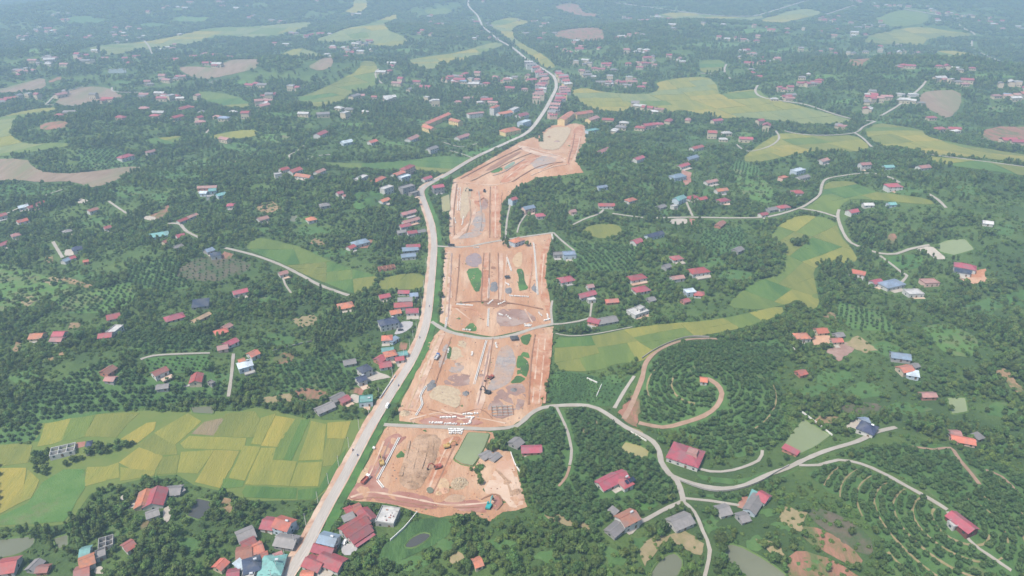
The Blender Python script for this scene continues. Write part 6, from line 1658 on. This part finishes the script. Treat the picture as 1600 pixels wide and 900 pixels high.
def blocked(X, Y, trees=True, tall=2.6):
    b = np.zeros(len(X), bool)
    reach = np.minimum(tall * Y / H, 26.0)
    for f in HIDE:
        Yf = Y + reach * f
        if trees:
            for w in NOTREE: b |= inside(w, X, Yf)
        for line, hw in ROADS:
            L = np.array([(p.x, p.y) for p in line]); hw2 = hw + 1.0
            if hw < .3 and f > 0: continue
            sel = np.nonzero((X > L[:, 0].min() - 9) & (X < L[:, 0].max() + 9) & (Yf > L[:, 1].min() - 9) & (Yf < L[:, 1].max() + 9))[0]
            if len(sel) == 0: continue
            x, y = X[sel], Yf[sel]; best = np.full(len(sel), 1e9)
            for i in range(len(L) - 1):
                ax, ay = L[i]; dx, dy = L[i + 1] - L[i]; l2 = dx * dx + dy * dy + 1e-9
                t = np.clip(((x - ax) * dx + (y - ay) * dy) / l2, 0, 1); best = np.minimum(best, (x - ax - t * dx) ** 2 + (y - ay - t * dy) ** 2)
            b[sel] |= best < hw2 ** 2
    for hx, hy, r, L_, w_, an in HOUSE_SPOTS:
        sel = np.nonzero((abs(X - hx) < r + 4) & (abs(Y - hy) < r + 8))[0]
        if len(sel) == 0: continue
        dx, dy = X[sel] - hx, Y[sel] - hy; ca, sa = math.cos(an), math.sin(an)
        u, v = dx * ca + dy * sa, -dx * sa + dy * ca
        b[sel] |= (abs(u) < L_ / 2 + 1.6) & (abs(v) < w_ / 2 + 1.6)
        b[sel] |= (abs(dx) < r * .75) & (dy < 0) & (dy > -r - 3.0)
    return b
FORCED = [flat(wpoly(q)) for q in ("48,735 48,718 75,702 130,703 155,698 210,690 210,698 175,708 140,718 70,744", "1275,412 1320,410 1345,425 1345,448 1300,452 1280,440", "1168,385 1205,370 1226,387 1226,425 1200,430 1165,424",
          "1236,378 1262,376 1265,384 1238,388", "970,575 1000,560 1004,580 980,590", "835,205 850,210 850,222 838,222", "800,372 815,378 830,385 815,390 790,388 782,382", "752,722 766,692 778,684 786,692 768,712 752,738 742,742 735,736", "745,745 752,735 755,750 748,765")]
ORCH = []     # (outline, spacing, ring centre or row angle, size)
for q, sp, c, sz, gr in (
    ("1000,600 1008,575 1030,553 1080,536 1150,537 1215,542 1232,555 1200,565 1215,600 1226,650 1215,690 1180,708 1130,718 1105,705 1095,690 1040,668 1003,655", 3.25 * HS, (1097, 597), .92, 0),
    ("1262,740 1300,722 1345,730 1400,757 1478,800 1500,780 1560,760 1640,740 1640,905 1390,905 1380,845 1330,792 1290,765", 3.5 * HS, (1500, 818), .92, 1),
    ("1300,715 1345,702 1440,692 1540,722 1640,765 1640,800 1520,806 1480,790 1380,733 1320,712", 3.9, 25, .95, 0),
    ("18,662 50,617 130,577 165,562 230,590 300,600 350,600 345,622 300,628 200,640 90,660", 3.6, 8, .9, 0),
    ("816,670 862,642 925,640 1000,688 1028,718 1054,765 1050,778 1000,792 960,800 930,830 850,812 832,772 816,722", 3.7, 50, 1.05, 0),
    ("1075,772 1160,770 1230,740 1250,732 1200,760 1160,785 1110,778", 3.5, 12, 1.0, 0),
    ("200,520 330,525 330,545 230,552 200,545", 3.6, 5, .9, 0),
    ("430,570 520,550 560,560 555,610 480,605 440,600", 3.8, 30, .9, 0),
    ("200,420 270,400 290,440 300,450 250,455 200,445", 4.2, 15, .9, 0),
    ("1100,360 1160,355 1165,385 1120,400 1090,385", 5.0, 20, .8, 1),
    ("-10,675 60,662 65,690 -10,695", 4.0, 4, .8, 1),
    ("80,470 200,440 215,465 170,490 110,490", 5.0, 12, .75, 1),
    ("225,560 330,555 320,580 235,588", 3.4, 4, .45, 1),
    ("1150,535 1215,530 1235,552 1200,566 1160,560", 5.5, 5, .8, 1),
    ("1310,470 1380,490 1400,520 1330,515 1300,490", 5.5, 20, .7, 1),
    ("1140,262 1150,250 1185,262 1190,275 1160,275", 5.0, 70, .7, 1),
    ("120,235 180,232 230,250 220,262 130,268", 5.5, 5, .9, 1),
    ("500,612 458,612 430,620 440,600 480,600", 4.0, 8, .8, 0),
    ("940,590 965,585 975,600 960,630 935,632", 3.6, 60, .4, 1),
    ("858,625 863,582 905,584 938,592 935,632 870,631", 2.3, 62, .33, 2),
    ("880,380 1000,385 990,425 930,425 895,420", 4.6, 20, .95, 0),
    ("270,432 300,406 340,401 395,411 385,425 350,440 300,440", 5.0, 20, .45, 1),
):
    w = flat(wpoly(q)); ORCH.append((w, sp, c, sz))
    if gr == 2: continue
    if gr: tag(drape('orchard_floor', w, 'orchard_grass', .6), 'grassy orchard floor between rows of small fruit trees', 'orchard floor', kind='structure')
    else: tag(drape('orchard_floor', w, 'orchard_grass', .5), 'shaded grassy orchard floor under dense fruit trees', 'orchard floor', kind='structure')

T = {k: [] for k in KINDS}     # rows of x, y, scale, height factor
# orchards
for w, sp, c, sz in ORCH:
    xs = [p.x for p in w]; ys = [p.y for p in w]
    if isinstance(c, tuple):
        cc = P(*c); X = []; Y = []
        rad = max(math.hypot(p.x - cc.x, p.y - cc.y) for p in w); r = sp * .5
        while r < rad:
            n = max(3, int(2 * math.pi * r / (sp * .66))); t0 = random.random()
            for k in range(n): t = 2 * math.pi * (k + t0) / n; X.append(cc.x + r * math.cos(t)); Y.append(cc.y + r * math.sin(t) * .96)
            r += sp
        X, Y = np.array(X), np.array(Y)
    else:
        a = math.radians(c); R_ = math.hypot(max(xs) - min(xs), max(ys) - min(ys)); g = np.arange(-R_, R_, sp); U, V = np.meshgrid(g, g * .92); mx, my = (max(xs) + min(xs)) / 2, (max(ys) + min(ys)) / 2
        X = mx + U.ravel() * math.cos(a) - V.ravel() * math.sin(a); Y = my + U.ravel() * math.sin(a) + V.ravel() * math.cos(a)
    X += rng.normal(0, .42, len(X)); Y += rng.normal(0, .42, len(X))
    k = inside(w, X, Y); X, Y = X[k], Y[k]
    bl = np.zeros(len(X), bool); keep = NOTREE; k = ~blocked(X, Y, True, 1.3) & (rng.random(len(X)) < .93); X, Y = X[k], Y[k]
    s = sz * .95 * rng.uniform(.75, 1.25, len(X))
    T['fruit'] += list(zip(X.tolist(), Y.tolist(), s.tolist(), rng.uniform(.85, 1.2, len(X)).tolist()))
# woodland, gardens and scrub
for y0, y1, sp, mul in ((180, 520, 3.0, .66), (520, 900, 3.7, .78), (900, 1500, 5.2, 1.0), (1500, 2250, 7.6, 1.35)):
    hw = 1150 / F * (y1 * CP + H * SP)
    gxs = np.arange(-hw, hw, sp); gys = np.arange(y0, y1, sp); X, Y = np.meshgrid(gxs, gys); X, Y = X.ravel(), Y.ravel()
    X = X + rng.uniform(-.45, .45, len(X)) * sp; Y = Y + rng.uniform(-.45, .45, len(X)) * sp
    k, _, _ = visible(X, Y); X, Y = X[k], Y[k]
    f = np.zeros(len(X), bool)
    for w in FORCED: f |= inside(w, X, Y)
    o = np.zeros(len(X), bool)
    for w, *_r in ORCH: o |= inside(w, X, Y)
    spz = np.zeros(len(X), bool)
    for w in SPARSE: spz |= inside(w, X, Y) | inside(w, X, Y + np.minimum(1.6 * Y / H, 16))
    b = blocked(X, Y); f &= ~blocked(X, Y, False)
    dens = vnoise(X, Y, 30, 1) * .6 + vnoise(X, Y, 11, 2) * .4
    prob = np.clip((dens - .27) * 3.6, .12, .93); prob = np.where(vnoise(X, Y, 75, 12) * .65 + vnoise(X, Y, 28, 13) * .35 > .63, prob * .22, prob); prob = np.where(spz, .12, prob); prob = np.where(f, .98, prob)
    k = ((~b & ~o) | f) & (rng.random(len(X)) < prob); X, Y, d, ff = X[k], Y[k], dens[k], f[k]
    ty = vnoise(X, Y, 45, 3); u = rng.random(len(X))
    for x, y, dd, t, q, ll in zip(X.tolist(), Y.tolist(), d.tolist(), ty.tolist(), u.tolist(), vnoise(X, Y, 22, 21).tolist()):
        s = mul * random.uniform(.55, 1.15) * (.75 + .5 * dd) * (1.45 if random.random() < .07 else 1.0)
        if t > .66: kd = 'tall' if q < .7 else 'broad'
        elif t < .26: kd = 'bush' if q < .55 else ('fruit' if q < .8 else 'domed')
        else: kd = 'broad' if q < .42 else ('domed' if q < .8 else ('bush' if q < .9 else 'fruit'))
        if kd in ('broad', 'domed') and (random.random() < .07 or (ll > .62 and random.random() < .45)): kd = 'light'
        if kd == 'bush': s *= 1.5
        if kd == 'fruit': s *= 1.25
        T[kd].append((x, y, s, random.uniform(.85, 1.2)))
    # undergrowth in the gaps of the nearest band
    if y1 <= 1500:
        bs = {520: 2.7, 900: 3.4, 1500: 5.2}[y1]
        gx2, gy2 = np.meshgrid(np.arange(-hw, hw, bs), np.arange(y0, y1, bs)); X2, Y2 = gx2.ravel() + rng.uniform(-1.5, 1.5, gx2.size), gy2.ravel() + rng.uniform(-1.5, 1.5, gx2.size)
        k, _, _ = visible(X2, Y2); X2, Y2 = X2[k], Y2[k]; o = np.zeros(len(X2), bool)
        for w, *_r in ORCH: o |= inside(w, X2, Y2)
        sz2 = np.zeros(len(X2), bool)
        for w in SPARSE: sz2 |= inside(w, X2, Y2)
        k = ~o & ~blocked(X2, Y2, True, .8) & (rng.random(len(X2)) < np.where(sz2, .26, np.clip(1.05 - 1.3 * vnoise(X2, Y2, 14, 8), .08, .7))); X2, Y2 = X2[k], Y2[k]
        for x, y in zip(X2.tolist(), Y2.tolist()):
            if True: T['bush'].append((x, y, random.uniform(.5, 1.1) * bs / 3.2, 1.0))

def individual(kd, row, label, group, nm):
    x, y, s, hf = row; cr, tr = KINDS[kd]
    root = empty(nm, (x, y, hgt(x, y)), random.uniform(0, 6.28)); root.scale = (s, s, s * hf)
    tag(root, label, 'tree', group)
    c = link('crown', cr, root)
    if tr: link('trunk', tr, root)
    return c
def apparent(r, kd):
    base = {'light': 5.2, 'broad': 5.6, 'domed': 5.2, 'tall': 5, 'fruit': 3.4}[kd]; x, y, s, hf = r
    k, px, py = visible(np.array([x]), np.array([y]), -6)
    return base * s / math.sqrt(x * x + y * y + H * H) if (k[0] and 4 < py[0] < 895) else 0
PROTO = {}
MARKS = []
for ob in bpy.data.objects:
    if ob.parent is None and ob.get('category') in ('house', 'shed', 'barn', 'villa', 'hall', 'pavilion', 'pond') and 'distant' not in ob['label']:
        words = ob['label'].split(); cut = []
        for wd in words:
            if cut and wd in ('with', 'beside', 'in', 'below', 'at', 'of', 'on', 'next', 'joined', 'behind', 'against', 'by', 'above', 'tucked', 'facing', 'alone', 'under', 'among', 'near', 'to', 'around', 'over', 'from', 'still', 'wedged', 'touching', 'between', 'leaning', 'carrying', 'running', 'leading', 'half', 'standing', 'stepping', 'peeping', 'crossing', 'along', 'inside', 'ringed', 'hidden', 'end-on'): break
            cut.append(wd)
        if ob.type == 'MESH': c = ob.data.vertices[0].co
        else: c = ob.location
        MARKS.append((c.x, c.y, ' '.join(cut)))
def near_label(x, y, kind, none):
    d, nm = min(((x - q[0]) ** 2 + (y - q[1]) ** 2, q[2]) for q in MARKS)
    return kind + (' near the ' + nm if d < 45 ** 2 else none)
wood = sorted(((apparent(r, k), k, r) for k in ('broad', 'domed', 'tall', 'light') for r in T[k]), key=lambda q: -q[0])[:300]
names = {'light': ('bamboo_clump', 'light yellow-green feathery clump'), 'broad': ('spreading_tree', 'broad dark green tree of uneven crown'), 'domed': ('domed_tree', 'round-topped dense green tree'), 'tall': ('slender_tree', 'tall slender green tree')}
for _, k, r in wood:
    lb = near_label(r[0], r[1], names[k][1], ' in the dense village woods'); c = individual(k, r, lb, lb, names[k][0]); PROTO.setdefault(k, c)
fr = sorted(((apparent(r, 'fruit'), r) for r in T['fruit']), key=lambda q: -q[0])[:300]
for _, r in fr:
    lb = near_label(r[0], r[1], 'small round dark green fruit tree', ' planted in orchard rows'); PROTO.setdefault('fruit', individual('fruit', r, lb, lb, 'fruit_tree'))
chosen = {(k, r[:2]) for _, k, r in wood} | {('fruit', r[:2]) for _, r in fr}
bx = sorted(T['bush'], key=lambda r: math.hypot(r[0], r[1]))[:1]
o = link('shrub', KINDS['bush'][0], None, (bx[0][0], bx[0][1], hgt(*bx[0][:2]))); tag(o, 'light green leafy shrub at the edge of the scrub', 'shrub'); PROTO['bush'] = o
for k in KINDS:
    if k not in PROTO: raise RuntimeError(k)

def scatter(name, kinds, label, cat):
    """every remaining tree of these kinds, one mass of instances"""
    P_, S_, R_, K_ = [], [], [], []
    for i, k in enumerate(kinds):
        for r in T[k]:
            if (k, r[:2]) in chosen: continue
            x, y, s, hf = r; P_.append((x, y, hgt(x, y))); S_.append((s, s, s * hf)); R_.append(random.uniform(0, 6.28)); K_.append(i)
    me = bpy.data.meshes.new(name); me.from_pydata(P_, [], [])
    a = me.attributes.new('sc', 'FLOAT_VECTOR', 'POINT'); a.data.foreach_set('vector', np.array(S_, dtype=np.float32).ravel())
    a = me.attributes.new('rz', 'FLOAT', 'POINT'); a.data.foreach_set('value', np.array(R_, dtype=np.float32))
    a = me.attributes.new('kd', 'INT', 'POINT'); a.data.foreach_set('value', np.array(K_, dtype=np.int32))
    ob = link(name, me); tag(ob, label, cat, kind='stuff')
    ng = bpy.data.node_groups.new(name, 'GeometryNodeTree')
    ng.interface.new_socket('Geometry', in_out='INPUT', socket_type='NodeSocketGeometry'); ng.interface.new_socket('Geometry', in_out='OUTPUT', socket_type='NodeSocketGeometry')
    N = ng.nodes.new; Lk = ng.links.new
    gi, go, jn = N('NodeGroupInput'), N('NodeGroupOutput'), N('GeometryNodeJoinGeometry')
    def attr(n, t):
        q = N('GeometryNodeInputNamedAttribute'); q.data_type = t; q.inputs['Name'].default_value = n; return q.outputs['Attribute']
    sc, rz, kd = attr('sc', 'FLOAT_VECTOR'), attr('rz', 'FLOAT'), attr('kd', 'INT')
    cx = N('ShaderNodeCombineXYZ'); Lk(rz, cx.inputs['Z'])
    for i, k in enumerate(kinds):
        ip = N('GeometryNodeInstanceOnPoints'); Lk(gi.outputs[0], ip.inputs['Points']); oi = N('GeometryNodeObjectInfo'); oi.inputs['Object'].default_value = PROTO[k]; oi.inputs['As Instance'].default_value = True; oi.transform_space = 'ORIGINAL'
        Lk(oi.outputs['Geometry'], ip.inputs['Instance']); Lk(cx.outputs[0], ip.inputs['Rotation']); Lk(sc, ip.inputs['Scale'])
        cm = N('FunctionNodeCompare'); cm.data_type = 'INT'; cm.operation = 'EQUAL'; Lk(kd, cm.inputs[2]); cm.inputs[3].default_value = i
        Lk(cm.outputs[0], ip.inputs['Selection']); Lk(ip.outputs[0], jn.inputs[0])
    Lk(jn.outputs[0], go.inputs[0])
    ob.modifiers.new('scatter', 'NODES').node_group = ng
    print(name, len(P_))
scatter('woodland', ['broad', 'domed', 'tall', 'light'], 'continuous mass of woodland crowns covering the low hills', 'woodland')
scatter('orchard', ['fruit'], 'mass of small orchard trees in rows on the slopes', 'orchard')
scatter('undergrowth', ['bush'], 'light green scrub filling the gaps between trees', 'undergrowth')
# far forest: groves of several crowns each
GROVE = leaf_mesh('grove', [(math.cos(i * 2.4) * 2.1 * math.sqrt(i) , math.sin(i * 2.4) * 2.1 * math.sqrt(i), 3 + (i * 7 % 5) * .7, 2.6 + (i * 3 % 4) * .35, 2.6 + (i % 3) * .7) for i in range(9)], 170, 2.2, 'leaf_wood', 9, core=True)
T['grove'] = []
for y0, y1, sp, mul in ((2250, 3200, 13, .95), (3200, 5300, 21, 1.4)):
    hw = 1000 / F * (y1 * CP + H * SP); X, Y = np.meshgrid(np.arange(-hw, hw, sp), np.arange(y0, y1, sp)); X, Y = X.ravel(), Y.ravel()
    X = X + rng.uniform(-.45, .45, len(X)) * sp; Y = Y + rng.uniform(-.45, .45, len(X)) * sp
    k, _, _ = visible(X, Y, 60); X, Y = X[k], Y[k]; sp3 = np.zeros(len(X), bool)
    for w in SPARSE: sp3 |= inside(w, X, Y) | inside(w, X, Y + 18)
    k = ~blocked(X, Y) & ~sp3 & (rng.random(len(X)) < .9 * np.clip((vnoise(X, Y, 130, 5) * .6 + vnoise(X, Y, 40, 6) * .4 - .28) * 5, .05, 1)); X, Y = X[k], Y[k]
    T['grove'] += [(x, y, mul * random.uniform(.7, 1.2), random.uniform(.7, 1.2)) for x, y in zip(X.tolist(), Y.tolist())]
g = max(T['grove'], key=lambda r: -math.hypot(r[0], r[1])); o = link('far_grove', GROVE, None, (g[0], g[1], hgt(g[0], g[1]))); tag(o, 'far hazy grove of merged crowns', 'grove', kind='stuff'); PROTO['grove'] = o
scatter('far_forest', ['grove'], 'far-off forest fading into blue haze', 'forest')

# ------------------------------------------------------------------ the air
a = MB(); a.box(-8600, 8600, -2100, 9600, -2.0, H + 6)
hz = a.build('haze', bpy.data.materials.new('haze')); m = hz.data.materials[0]; m.use_nodes = True; nt = m.node_tree
for n in list(nt.nodes):
    if n.type == 'BSDF_PRINCIPLED': nt.nodes.remove(n)
v = nt.nodes.new('ShaderNodeVolumePrincipled'); v.inputs['Color'].default_value = (*HAZE_COLOR, 1); v.inputs['Density'].default_value = HAZE_DENSITY; v.inputs['Anisotropy'].default_value = 0.1
out = [n for n in nt.nodes if n.type == 'OUTPUT_MATERIAL'][0]; nt.links.new(v.outputs[0], out.inputs['Volume'])
tag(hz, 'pale blue haze over the whole valley', 'haze', kind='stuff')
